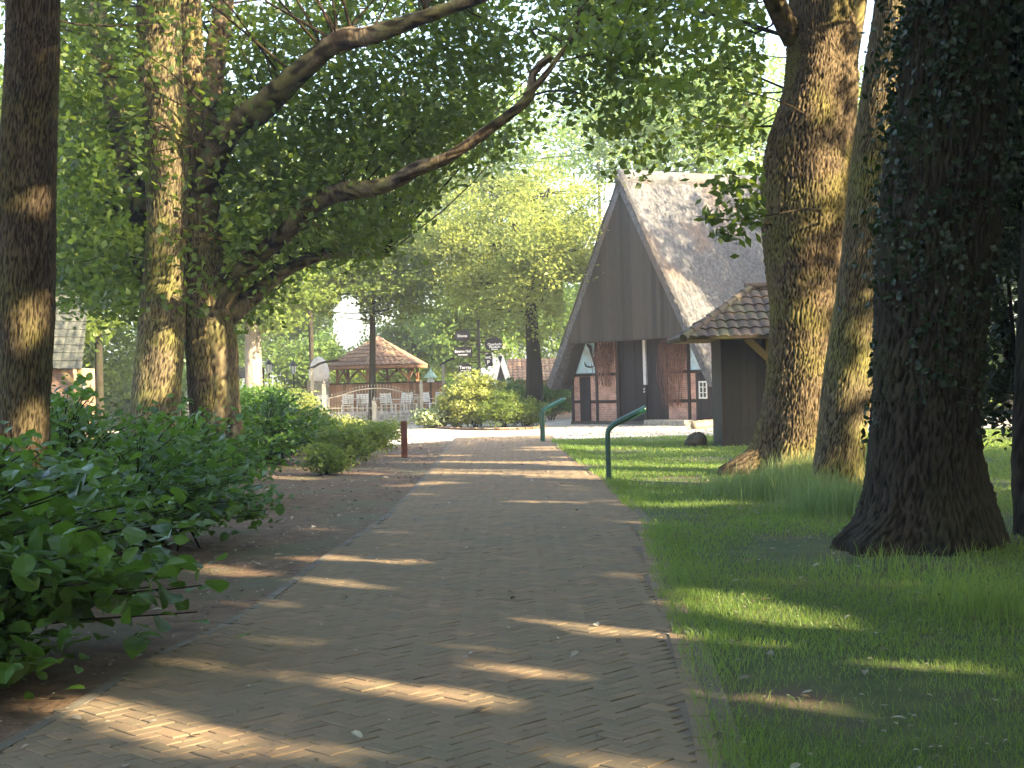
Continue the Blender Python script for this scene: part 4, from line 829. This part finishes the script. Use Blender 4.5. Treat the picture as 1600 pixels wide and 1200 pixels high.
for px, lb in ((555,'small slatted table between the white chairs left of the gate'), (592,'small slatted table behind the middle gate post'), (657,'small slatted table right of the gate')):
    x = Q(px, 640, 62)[0]; t = thing('garden_table', (x, 62, .42), lb, 'table', 'small terrace tables'); mb = MB()
    for i in range(6): mb.box(x-.32, x+.32, 61.7+i*.1, 61.79+i*.1, 1.12, 1.145)
    mb.build('table_top', M['white'], t)
    for q in (-1, 1):
        for w_ in (-1, 1): mb = MB(); mb.bar((x+q*.27, 62+w_*.22, .42), (x+q*.27, 62+w_*.22, 1.12), .04); mb.build('leg', M['post'], t)
# ------------------------------------------------------------------ lanterns
def lantern(px, Y, ytop, label):
    x = Q(px, 600, Y)[0]; zt = Q(px, ytop, Y)[2]; t = thing('street_lantern', (x, Y, 0), label, 'lamp post', 'lanterns behind the fence')
    mb = MB(); mb.lathe((x, Y, 0), [(.11, 0), (.10, .3), (.05, .45), (.04, .8), (.035, zt-.75), (.06, zt-.7), (.03, zt-.66)], 10); mb.build('pole', M['iron'], t, True)
    mb = MB(); mb.lathe((x, Y, zt-.66), [(.09, 0), (.16, .38)], 6); mb.build('lamp_glass', M['lampglass'], t)
    mb = MB(); mb.lathe((x, Y, zt-.28), [(.21, 0), (.19, .03), (.06, .18), (.03, .22), (.012, .3)], 6)
    for i in range(6): a = i*math.pi/3; mb.bar((x+.092*math.cos(a), Y+.092*math.sin(a), zt-.66), (x+.163*math.cos(a), Y+.163*math.sin(a), zt-.28), .014)
    mb.build('lamp_cap', M['iron'], t)
lantern(421, 64, 560, 'black lantern nearer the thick grey trunk'); lantern(459, 66, 562, 'black lantern nearer the domed stone oven')
x = Q(412, 600, 64)[0]; mb = MB(); mb.bar((x, 64, 0), (x, 64, Q(412, 574, 64)[2]), .08); tag(mb.build('wooden_post', M['beam'], None, bevel=.01), 'plain dark post left of the lanterns', 'post')
# green-roofed bird table
x = Q(673, 600, 62.6)[0]; t = thing('bird_table', (x, 62.6, 0), 'small verdigris-roofed bird table rising above the board fence', 'bird table'); z = Q(673, 597, 62.6)[2]
mb = MB(); mb.bar((x, 62.6, 0), (x, 62.6, z), .07); mb.build('post', M['beam'], t); mb = MB(); mb.lathe((x, 62.6, z), [(.16, 0), (.17, .05), (.12, .12), (.12, .22)], 8); mb.build('tray', M['white'], t)
mb = MB(); mb.lathe((x, 62.6, z+.2), [(.33, 0), (.30, .03), (.14, .22), (.05, .33), (.01, .45)], 8); mb.build('roof', M['verdigris'], t)
# curved-arm posts
def armpost(pxp, ytop, ybot, arm, Y, label):
    x, _, zt = Q(pxp, ytop, Y); t = thing('arched_post', (x, Y, 0), label, 'post', 'posts with curved dark arms'); mb = MB(); mb.bar((x, Y, 0), (x, Y, zt), .12); mb.build('post', M['post'], t)
    mb = MB(); K = spline([tuple(Q(a, b_, Y)) for a, b_ in arm], .1); mb.tube(K, .05, 8); mb.build('arm', M['beam'], t)
armpost(487, 575, 640, [(480,576), (489,574), (500,568), (512,565), (530,563)], 60.5, 'grey post with a curved dark arm beside the domed stone oven')
armpost(692, 569, 640, [(688,571), (695,566), (703,562), (711,560)], 60.5, 'grey post with a curved dark arm left of the signpost')
# domed oven on plinth
x, _, zb = Q(499, 596, 63.8); t = thing('stone_oven', (x, 63.8, 0), 'pale egg-shaped stone dome on a grey block plinth', 'oven'); zt = Q(499, 557, 63.8)[2]
hh = zt-zb; mb = MB(); mb.lathe((x, 63.8, zb), [(.40, 0), (.46, hh*.15), (.47, hh*.35), (.43, hh*.55), (.34, hh*.77), (.2, hh*.92), (.06, hh*.99)], 20); mb.build('dome', M['pink'], t, True)
mb = MB(); mb.box(x-.5, x+.48, 63.4, 64.3, .9, zb); mb.build('plinth', M['stone'], t, bevel=.02); mb = MB(); mb.box(x-.42, x+.5, 63.45, 64.2, 0, .9); mb.build('base', M['rubble'], t, bevel=.02)
# ------------------------------------------------------------------ signpost
Yn = 54.; xs, _, zt = Q(747, 500, Yn); sp_ = thing('signpost', (xs, Yn, 0), 'grey-green pole with black direction boards behind the yellow shrub', 'signpost')
mb = MB(); mb.bar((xs, Yn, 0), (xs, Yn, zt), .10); mb.build('pole', M['shed'], sp_, bevel=.01)
def board(px0, px1, py0, py1, lines, oval, parent=sp_, side=1):
    a = Q(px0, py0, Yn-.09); b_ = Q(px1, py1, Yn-.09); w_, h_ = b_[0]-a[0], a[2]-b_[2]; cx, cz = (a[0]+b_[0])/2, (a[2]+b_[2])/2
    if oval: poly = [(cx+w_/2*math.copysign(abs(math.cos(q))**.7, math.cos(q)), Yn-.09, cz+h_/2*math.copysign(abs(math.sin(q))**.8, math.sin(q))) for q in np.linspace(0, 2*math.pi, 28, endpoint=False)]
    else: poly = [(cx+side*w_/2, Yn-.09, cz-h_/2), (cx+side*w_/2, Yn-.09, cz+h_*.32), (cx+side*w_*.25, Yn-.09, cz+h_*.5), (cx-side*w_*.28, Yn-.09, cz+h_*.42), (cx-side*w_*.5, Yn-.09, cz), (cx-side*w_*.28, Yn-.09, cz-h_*.5)]
    mb = MB(); mb.prism(poly, (0, .03, 0)); o = mb.build('sign_board', M['iron'], parent)
    mb = MB(); mb.bar((xs, Yn, cz+h_/2+.03), (cx-(w_*.2 if cx < xs else -w_*.2), Yn-.03, cz+h_/2+.03), .035); mb.bar((xs, Yn, cz-h_/2-.03), (cx, Yn-.03, cz-h_/2-.03), .035); mb.build('bracket', M['shed'], o)
    for k, (s_, fr) in enumerate(lines):
        cu = bpy.data.curves.new('lettering', 'FONT'); cu.body = s_; cu.size = 1; cu.align_x = 'CENTER'; cu.align_y = 'CENTER'; cu.extrude = .01; cu.offset = .02
        tmp = bpy.data.objects.new('tmp', cu); C.objects.link(tmp); bpy.context.view_layer.update(); me = bpy.data.meshes.new_from_object(tmp); bpy.data.objects.remove(tmp)
        V = np.array([v.co[:] for v in me.vertices]); ww = np.ptp(V[:, 0]); f_ = fr[1]*w_/ww; zc = cz+h_*fr[0]; V = np.stack([cx+V[:, 0]*f_+fr[2]*w_, np.full(len(V), Yn-.095)-V[:, 2]*.2, zc+V[:, 1]*f_*fr[3]], 1)
        for i, v in enumerate(me.vertices): v.co = tuple(V[i]-org(o))
        me.materials.append(M['white']); lo = bpy.data.objects.new('lettering', me); C.objects.link(lo); lo.parent = o
board(710, 735, 517, 533, [('Dorst', (.0, .60, 0, .9))], True)
board(708, 738, 541, 557, [('Boeren Hof', (.0, .84, 0, 1.15)), ('museum', (-.30, .5, 0, 1))], False, side=1)
board(757, 786, 528, 548, [('Openlucht', (.0, .78, .05, 1.1)), ('Museum', (-.20, .6, .05, 1.1)), ('Route', (-.38, .36, .05, 1))], True)
board(716, 738, 568, 582, [('Terras', (.05, .85, 0, 1)), ('pannenkoek', (-.28, .7, 0, 1))], True)
board(756, 770, 552, 572, [('WC', (.15, .7, 0, 1)), ('P', (-.22, .3, 0, 1))], False, side=1)
# ------------------------------------------------------------------ cottage far right of centre
Yc = 72.; xa, _, ztc = Q(780, 555, Yc); zec = Q(795, 596, Yc)[2]; xb = Q(893, 600, Yc)[0]
ct = thing('cottage', ((xa+xb)/2, Yc, 0), 'small brick cottage with red tiled roof and white bargeboards left of the barn', 'house')
facet((Q(793,596,Yc)[0], Yc-.2, zec), (xb, Yc-.2, zec), (xb, Yc+2.3, Q(880,563,Yc)[2]+.05), (xa+.12, Yc+2.3, ztc-.1), M['tile'], 'roof', ct)
mb = MB(); xw = Q(797,600,Yc)[0]; mb.box(xw, xb-.1, Yc, Yc+4.6, 0, zec+.05); mb.build('wall', brick_mat('cottage brick', (.32,.15,.08), (.45,.24,.13), (.4,.36,.3), (1,0,0), None), ct)
mb = MB(); p0 = Q(772,598,Yc-.3); p1 = Q(782,556,Yc-.3); p2 = Q(795,596,Yc-.3); mb.bar(tuple(p0), tuple(p1), .2, .05, (0,1,0)); mb.bar(tuple(p1), tuple(p2), .28, .05, (0,1,0)); mb.build('bargeboard', M['white'], ct)
mb = MB(); mb.prism([(p0[0]+.1, Yc-.2, p0[2]), (p2[0]-.1, Yc-.2, p2[2]), (p1[0], Yc-.2, p1[2]-.2)], (0, .1, 0)); mb.box(p0[0]+.15, xw-.01, Yc-.15, Yc, 0, p0[2]+.02); mb.build('gable', M['boards'], ct)
mb = MB(); q0 = Q(873,560,Yc+1.6); q1 = Q(880,572,Yc+1.6); mb.bar(tuple(q0), tuple(q1), .16, .05, (0,1,0)); mb.build('verge_board', M['white'], ct)
# shingled shed far left
Yl = 40.; l0 = Q(20,575,Yl); l1 = Q(128,577,Yl); t = thing('outbuilding', ((l0[0]+l1[0])/2, Yl, 0), 'outbuilding with a steep grey tiled roof behind the dark left trunk', 'shed')
facet((l0[0], Yl, l0[2]), (l1[0], Yl, l1[2]), (l1[0]-.1, Yl+1.4, l1[2]+2.6), (l0[0], Yl+1.4, l0[2]+2.6), M['slate'], 'roof', t, .22, .26, .02, .02)
mb = MB(); mb.box(l0[0], l1[0]-.35, Yl+.3, Yl+2.4, 0, l1[2]+.05); mb.build('wall', brick_mat('outbuilding brick', (.40,.20,.10), (.5,.28,.15), (.4,.36,.3), (1,0,0), None), t)
mb = MB(); mb.bar((l1[0]-.12, Yl+.15, 0), (l1[0]-.12, Yl+.15, l1[2]), .12); mb.bar((l1[0]-.12, Yl+.15, l1[2]-.6), (l1[0]-.6, Yl+.15, l1[2]), .1); mb.build('post', M['oakwood'], t)
# low dark roof left of the grey trunk
a = Q(322, 592, 66); b_ = Q(392, 590, 66); t = thing('lean_to', ((a[0]+b_[0])/2, 66, 0), 'low open shelter with a dark sloping roof left of the thick grey trunk', 'shelter')
facet((a[0], 66, a[2]), (b_[0], 66, b_[2]), (b_[0]-.4, 67.5, b_[2]+.5), (a[0], 67.5, a[2]+.5), M['tile_m'], 'roof', t)
for q in (a[0]+.1, b_[0]-.1): mb = MB(); mb.bar((q, 66.1, 0), (q, 66.1, a[2]-.02), .1); mb.build('post', M['beam'], t)

# ------------------------------------------------------------------ shrubs
def hazel(base, rx, ry, h, label, seed, n=38, size=.12, leaf='hazel', per=46, group='leafy shrubs along the left bed', carve=False, lim=None, z0=.12):
    """arching stems with flat sprays of broad leaves"""
    r = np.random.default_rng(seed); t = thing('hazel_shrub', (base[0], base[1], 0), label, 'shrub', group); V = []; Fs = []; nn = 0; LP = []; cl = []
    for i in range(n):
        a = r.uniform(0, 6.28); q = r.random()**.5; ex, ey = base[0]+rx*q*math.cos(a), base[1]+ry*q*math.sin(a); ez_ = h*(1-.75*q**2.2)*r.uniform(.55, 1.02)+z0
        if lim is not None and not lim(ex, ey, ez_): continue
        K = spline([(base[0]+r.normal()*.18, base[1]+r.normal()*.18, -.02, .014), (base[0]+(ex-base[0])*.4, base[1]+(ey-base[1])*.4, ez_*.75, .010), (ex, ey, ez_, .004)], .06)
        v, f = tube_np(K[:, :3], K[:, 3], 5); V.append(v); Fs.append(f+nn); nn += len(v)
        cc_ = r.random()
        for _ in range(int(per*r.uniform(.6, 1.4))):
            k_ = int(len(K)*(r.beta(1.7, 1.0))); k_ = min(k_, len(K)-1); LP.append(K[k_, :3]+r.normal(size=3)*[.15, .15, .08]); cl.append(cc_*.45+r.random()*.55)
    LP = np.array(LP); cl = np.array(cl); k = LP[:, 2] > .03; LP, cl = LP[k], cl[k]
    if carve: k = sun_mask(LP, size, False); LP, cl = LP[k], cl[k]
    leaf_mesh('foliage', LP, size, cl, M[leaf], t, .62, .78, 6, seed); mesh_obj('stems', np.vstack(V), [np.vstack(Fs)], M['bark_m'], t, True); return t
hazel((-3.65, 8.35), 1.8, 1.4, 1.25, 'broad-leaved green shrub filling the lower left corner', 1, 62, .155, per=46)
hazel((-3.25, 7.75), .75, .7, .55, 'low leafy sprout in front of the lower left shrub', 20, 34, .14, per=42)
hazel((-4.7, 6.9), 1.4, 1.3, 1.1, 'broad-leaved shrub at the very left bottom edge', 2, 30, .15)
hazel((-4.3, 11.4), 1.9, 1.7, 1.15, 'broad-leaved shrub around the foot of the dark left trunk', 3, 60, .12, per=50)
hazel((-3.9, 14.6), 1.55, 1.9, 1.25, 'dark broad-leaved shrub right of the dark left trunk', 4, 70, .11, per=52)
hazel((-5.6, 17.5), 1.9, 1.8, 1.8, 'dark shrub in front of the straight oak', 5, 64, .11, per=48)
hazel((-4.6, 19.8), 1.35, 2.1, 1.5, 'dark shrub in front of the twin-stemmed oak', 6, 60, .11, per=48)
hazel((-7.4, 22.), 2.0, 1.8, 1.7, 'shrub left of the straight oak', 7, 56, .12, per=44)
hazel((-5.4, 24.2), 1.1, 1.4, 1.0, 'shrub at the root of the twin-stemmed oak', 8, 40, .11, per=44)
hazel((-9.5, 26.), 2.2, 2., 1.8, 'shrub beyond the dark left trunk', 9, 50, .13, per=44)
hazel((-5.3, 30.5), 1.4, 2.0, 1.55, 'shrub just beyond the twin-stemmed oak', 10, 60, .11, per=50)
hazel((-5.9, 35.), 1.9, 2.0, 1.6, 'green shrub left of the yellow-lit one', 11, 60, .12, per=46)
def small_shrub(px, py, w_, h_, label, leaf, seed, size=.07, nc=70, per=34, carve=True, name='garden_shrub', depth=None, group=None, kind=4, cr_=.13, aspect=.5):
    g = G(px, py); d = depth or w_*.8
    return leafy(name, label, 'shrub', (g[0], g[1], 0), [(g[0], g[1], h_*.52, w_, d, h_*.46)], nc, per, cr_, size, leaf, seed, kind=kind, carve=carve, stems=9, aspect=aspect, group=group, sr0=.01)
gl = 'small shrubs edging the bed'
small_shrub(510, 742, .42, .55, 'low narrow-leaved shrub nearest the bollard side of the bed', 'back', 60, .085, 60, 40, group=gl)
small_shrub(545, 725, .62, .80, 'narrow-leaved shrub second in the low row', 'back', 61, .085, 80, 40, group=gl)
small_shrub(572, 712, .7, .85, 'narrow-leaved shrub third in the low row', 'back', 62, .085, 90, 40, group=gl)
small_shrub(592, 700, .65, .85, 'narrow-leaved shrub last in the low row, behind the bollard', 'back', 63, .085, 90, 40, group=gl)
small_shrub(455, 712, .75, 1.15, 'grey-green shrub between the twin-stemmed oak and the low row', 'back', 64, .09, 110, 44, group=gl)
small_shrub(490, 705, .8, 1.0, 'dull green shrub behind the low row', 'back', 65, .09, 110, 44, group=gl)
small_shrub(470, 690, .95, 1.5, 'yellow-lit shrub left of the gate', 'yellow', 66, .09, 130, 44, carve=True)
small_shrub(535, 690, .8, .75, 'yellow-green low shrub in front of the gate', 'yellow', 67, .08, 90, 40)
small_shrub(400, 695, 1.3, 1.8, 'tall dark green shrub below the lean-to roof', 'hazel', 68, .11, 150, 46)
small_shrub(430, 680, 1.3, 2.0, 'dark shrub in front of the left board fence', 'back', 69, .11, 150, 46)
g5 = 'shrubs in the round bed left of the barn'
small_shrub(742, 668, 1.25, 2.2, 'tall yellow-green shrub in front of the signpost', 'yellow', 70, .12, 260, 46, False, depth=.9)
small_shrub(715, 668, .8, 1.45, 'yellow-green shrub left of the tall one', 'yellow', 71, .12, 130, 46, False)
small_shrub(680, 669, .75, .75, 'white variegated ground plant at the left of the bed', 'varie', 72, .14, 90, 36, False, name='variegated_plant', aspect=.7)
small_shrub(790, 668, 1.0, 1.35, 'mid green shrub in the middle of the bed', 'back', 73, .10, 160, 46, False, group=g5)
small_shrub(822, 666, .9, 1.05, 'grey-green low shrub right of the middle', 'back', 74, .10, 140, 46, False, group=g5)
small_shrub(812, 658, 1.3, 2.0, 'dark green shrub behind the bed below the leaning trunk', 'hazel', 75, .10, 170, 46, False)
small_shrub(862, 657, 1.5, 1.9, 'dark green shrub against the left side of the barn', 'hazel', 76, .10, 190, 46, False)
small_shrub(700, 655, 1.1, 2.0, 'dark shrub behind the variegated plant', 'hazel', 77, .10, 150, 44, False)
# bed edging
mb = MB(); E_ = spline([tuple(G(p, q)) for p, q in [(655,664), (680,669), (720,672), (780,673), (830,671), (852,668)]], .25)
for i in range(len(E_)-1):
    a, b_ = E_[i], E_[i+1]; mb.bar((a[0], a[1], .05), (a[0]+(b_[0]-a[0])*.94, a[1]+(b_[1]-a[1])*.94, .05), .14, .08+random.uniform(-.03, .03))
tag(mb.build('bed_edging', M['soil'], None, bevel=.02), 'low weathered edging stones round the shrub bed', 'edging')
# far hedges closing the view
def hedge(px0, px1, Y, h, label, leaf, seed, nc=300):
    a = Q(px0, 600, Y)[0]; b_ = Q(px1, 600, Y)[0]
    leafy('hedge', label, 'hedge', ((a+b_)/2, Y, 0), [((a+b_)/2, Y, h*.5, (b_-a)/2, 1.1, h*.5)], nc, 60, .45, .2, leaf, seed, kind=4, stems=10, shell=.5)
hedge(60, 340, 70, 3.2, 'hedge beyond the left shrubs', 'pale', 81); hedge(520, 720, 78, 3.2, 'hedge behind the gazebo', 'back', 82); hedge(1330, 1760, 62, 3.4, 'sunny hedge at the far right', 'pale', 83, 400); hedge(880, 1320, 84, 4, 'hedge behind the barn', 'back', 84)

# ------------------------------------------------------------------ cobbles in front of barn, grass, litter
def cobbles():
    r = np.random.default_rng(12); xs_, ys_ = np.meshgrid(np.arange(0.2, 12, .17), np.arange(41.5, 53, .17)); x = (xs_+r.normal(0, .045, xs_.shape)).ravel(); y = (ys_+r.normal(0, .045, ys_.shape)).ravel()
    lx = [p[0] for p in lawn_far]; ly = [p[1] for p in lawn_far]
    s_ = (x-Lb.x)*fd.x+(y-Lb.y)*fd.y; d = (x-Lb.x)*bd.x+(y-Lb.y)*bd.y; k = (y > np.interp(x, lx, ly)+.1) & ~((s_ > -.3) & (d > -.15)) & (x > 1.5+(y-42)*.05)
    x, y = x[k], y[k]; n = len(x); a = np.arange(6)*np.pi/3; rr_ = r.uniform(.065, .082, (n, 1)); hz = r.normal(0, .003, n)[:, None]
    def ring(s, z): return np.stack([x[:, None]+np.cos(a)*rr_*s, y[:, None]+np.sin(a)*rr_*s, np.full((n, 6), z)+hz], -1)
    V = np.concatenate([ring(1, .010), ring(.8, .028)], 1).reshape(-1, 3); b = np.arange(n)[:, None]*12
    Fs = [b+np.array([k_, (k_+1) % 6, 6+(k_+1) % 6, 6+k_]) for k_ in range(6)]; return struct(mesh_obj('cobbled_yard', V, Fs+[b+np.arange(6, 12)], M['cobble'], None, True))
cobbles()
def blades(name, X, Y, h, wd, mat, seed, lean=.35, z=.01, kind='stuff', bend=True, ht=None):
    r = np.random.default_rng(seed); n = len(X); a = r.uniform(0, 6.28, n); L = h*r.uniform(.5, 1.3, n) if ht is None else ht*r.uniform(.6, 1.2, n); lx = r.normal(0, lean, n)*L; ly = r.normal(0, lean, n)*L
    dx, dy = np.cos(a)*wd/2, np.sin(a)*wd/2; Z = np.full(n, z)
    p = [np.stack([X-dx, Y-dy, Z], -1), np.stack([X+dx, Y+dy, Z], -1), np.stack([X+lx*.4+dx*.7, Y+ly*.4+dy*.7, Z+L*.6], -1), np.stack([X+lx*.4-dx*.7, Y+ly*.4-dy*.7, Z+L*.6], -1), np.stack([X+lx, Y+ly, Z+L*.97], -1)]
    V = np.stack(p, 1).reshape(-1, 3); b = np.arange(n)[:, None]*5
    cl = .5+.25*np.sin(X*2.1+np.sin(Y*1.3))+.25*np.sin(Y*1.7+X*.6)
    o = mesh_obj(name, V, [b+np.array([0,1,2,3]), b+np.array([3,2,4])], mat, None, False, np.repeat(np.clip(cl*.5+r.random(n)*.5, 0, 1), 5)); return tag(o, kind=kind)
allX, allY, allh, allw = [], [], [], []
r = np.random.default_rng(14)
for y0, y1, xm, dens, h_, wd in ((4.8,8,3.4,3000,.045,.004), (8,12,4.9,1900,.045,.005), (12,18,7,1000,.05,.008), (18,28,10.5,480,.055,.014), (28,44,15.5,260,.06,.022)):
    n = int((y1-y0)*(xm-.8)*dens); y = r.uniform(y0, y1, n); x = r.uniform(.6, xm, n)
    inl = (x > xr(y)-.09+r.exponential(.05, n)*np.abs(np.sin(y*3.1)+np.sin(y*7.7))) & (x < y*.42+.5) & (y < np.interp(x, [p[0] for p in lawn_far], [p[1] for p in lawn_far])+.1)
    d3 = np.hypot(x-R3[1][0], (y-13.1)*.8); bare = np.sin(x*1.9+y*.7)+np.sin(y*1.3-x*.8)+r.normal(0, .7, n) > 1.0 - 1.3*np.exp(-(d3/1.9)**2); k = inl & ~bare & (d3 > .55)
    x, y = x[k], y[k]; edge = np.exp(-((x-xr(y))/.35)**2); allX.append(x); allY.append(y); allh.append(h_*(1+.8*edge)); allw.append(np.full(len(x), wd))
X, Y, Hh, Ww = map(np.concatenate, (allX, allY, allh, allw))
blades('lawn_grass', X, Y, .05, Ww, M['grass'], 15, .5, ht=Hh)
def tuft(name, specs, seed, mat, lean=.25):
    r = np.random.default_rng(seed); X, Y, Hh = [], [], []
    for cx, cy, rx_, ry_, n, h_ in specs:
        a = r.normal(size=n)*rx_*.5+cx; b_ = r.normal(size=n)*ry_*.5+cy; X.append(a); Y.append(b_); Hh.append(h_*r.uniform(.5, 1.1, n))
    X, Y, Hh = map(np.concatenate, (X, Y, Hh)); k = X > xr(Y)+.3; return blades(name, X[k], Y[k], .3, .007, mat, seed, lean, ht=Hh[k])
g1 = G(1215, 775); g2 = G(1310, 800); g3 = G(1560, 960); g4 = G(1270, 745)
tuft('tall_grass', [(g1[0], g1[1], .8, .9, 2600, .42), (g2[0], g2[1], .55, .9, 2200, .42), (g4[0], g4[1]-.5, .8, .5, 1600, .45), (g1[0]-.3, g1[1]+.8, .6, .6, 700, .3)], 16, M['hay'])
tuft('wild_grass', [(g3[0], g3[1], .6, .9, 700, .30), (g3[0]-.2, g3[1]+2, .8, .8, 260, .22), (4.3, 12.2, .8, .5, 120, .14)], 17, M['grass'], .3)
def litter():
    r = np.random.default_rng(18); n = 15000; y = 5+38*r.random(n)**1.8; x = r.uniform(-5.5, 4.5, n); on = (x > xl(y)) & (x < xr(y)); k = (~on & (x < xl(y))) | (on & (r.random(n) < .09)) | (~on & (x > xr(y)) & (r.random(n) < .45)); x, y = x[k], y[k]
    P = np.stack([x, y, np.full(len(x), .034)], -1); sz = np.where(r.random(len(x)) < .15, .05, .026)*(1+y/40); o = leaf_mesh('fallen_leaves', P, sz, r.random(len(x))**2.4, M['litter'], None, .85, .6, 6, 19); tag(o, kind='stuff')
litter()
# ------------------------------------------------------------------ thin summer haze
HZ = 0.0012
if HZ:
    mh = bpy.data.materials.new('haze'); mh.use_nodes = True; nh = mh.node_tree; nh.nodes.remove(nh.nodes['Principled BSDF']); pv = nh.nodes.new('ShaderNodeVolumePrincipled')
    pv.inputs['Density'].default_value = HZ; pv.inputs['Color'].default_value = (.95, .97, 1, 1); pv.inputs['Anisotropy'].default_value = .3; nh.links.new(pv.outputs[0], nh.nodes['Material Output'].inputs['Volume'])
    mb = MB(); mb.box(-420, 420, -420, 420, -1, 34); tag(mb.build('haze', mh), kind='stuff')
print('verts', sum(len(m.vertices) for m in bpy.data.meshes), 'objs', len(bpy.data.objects))
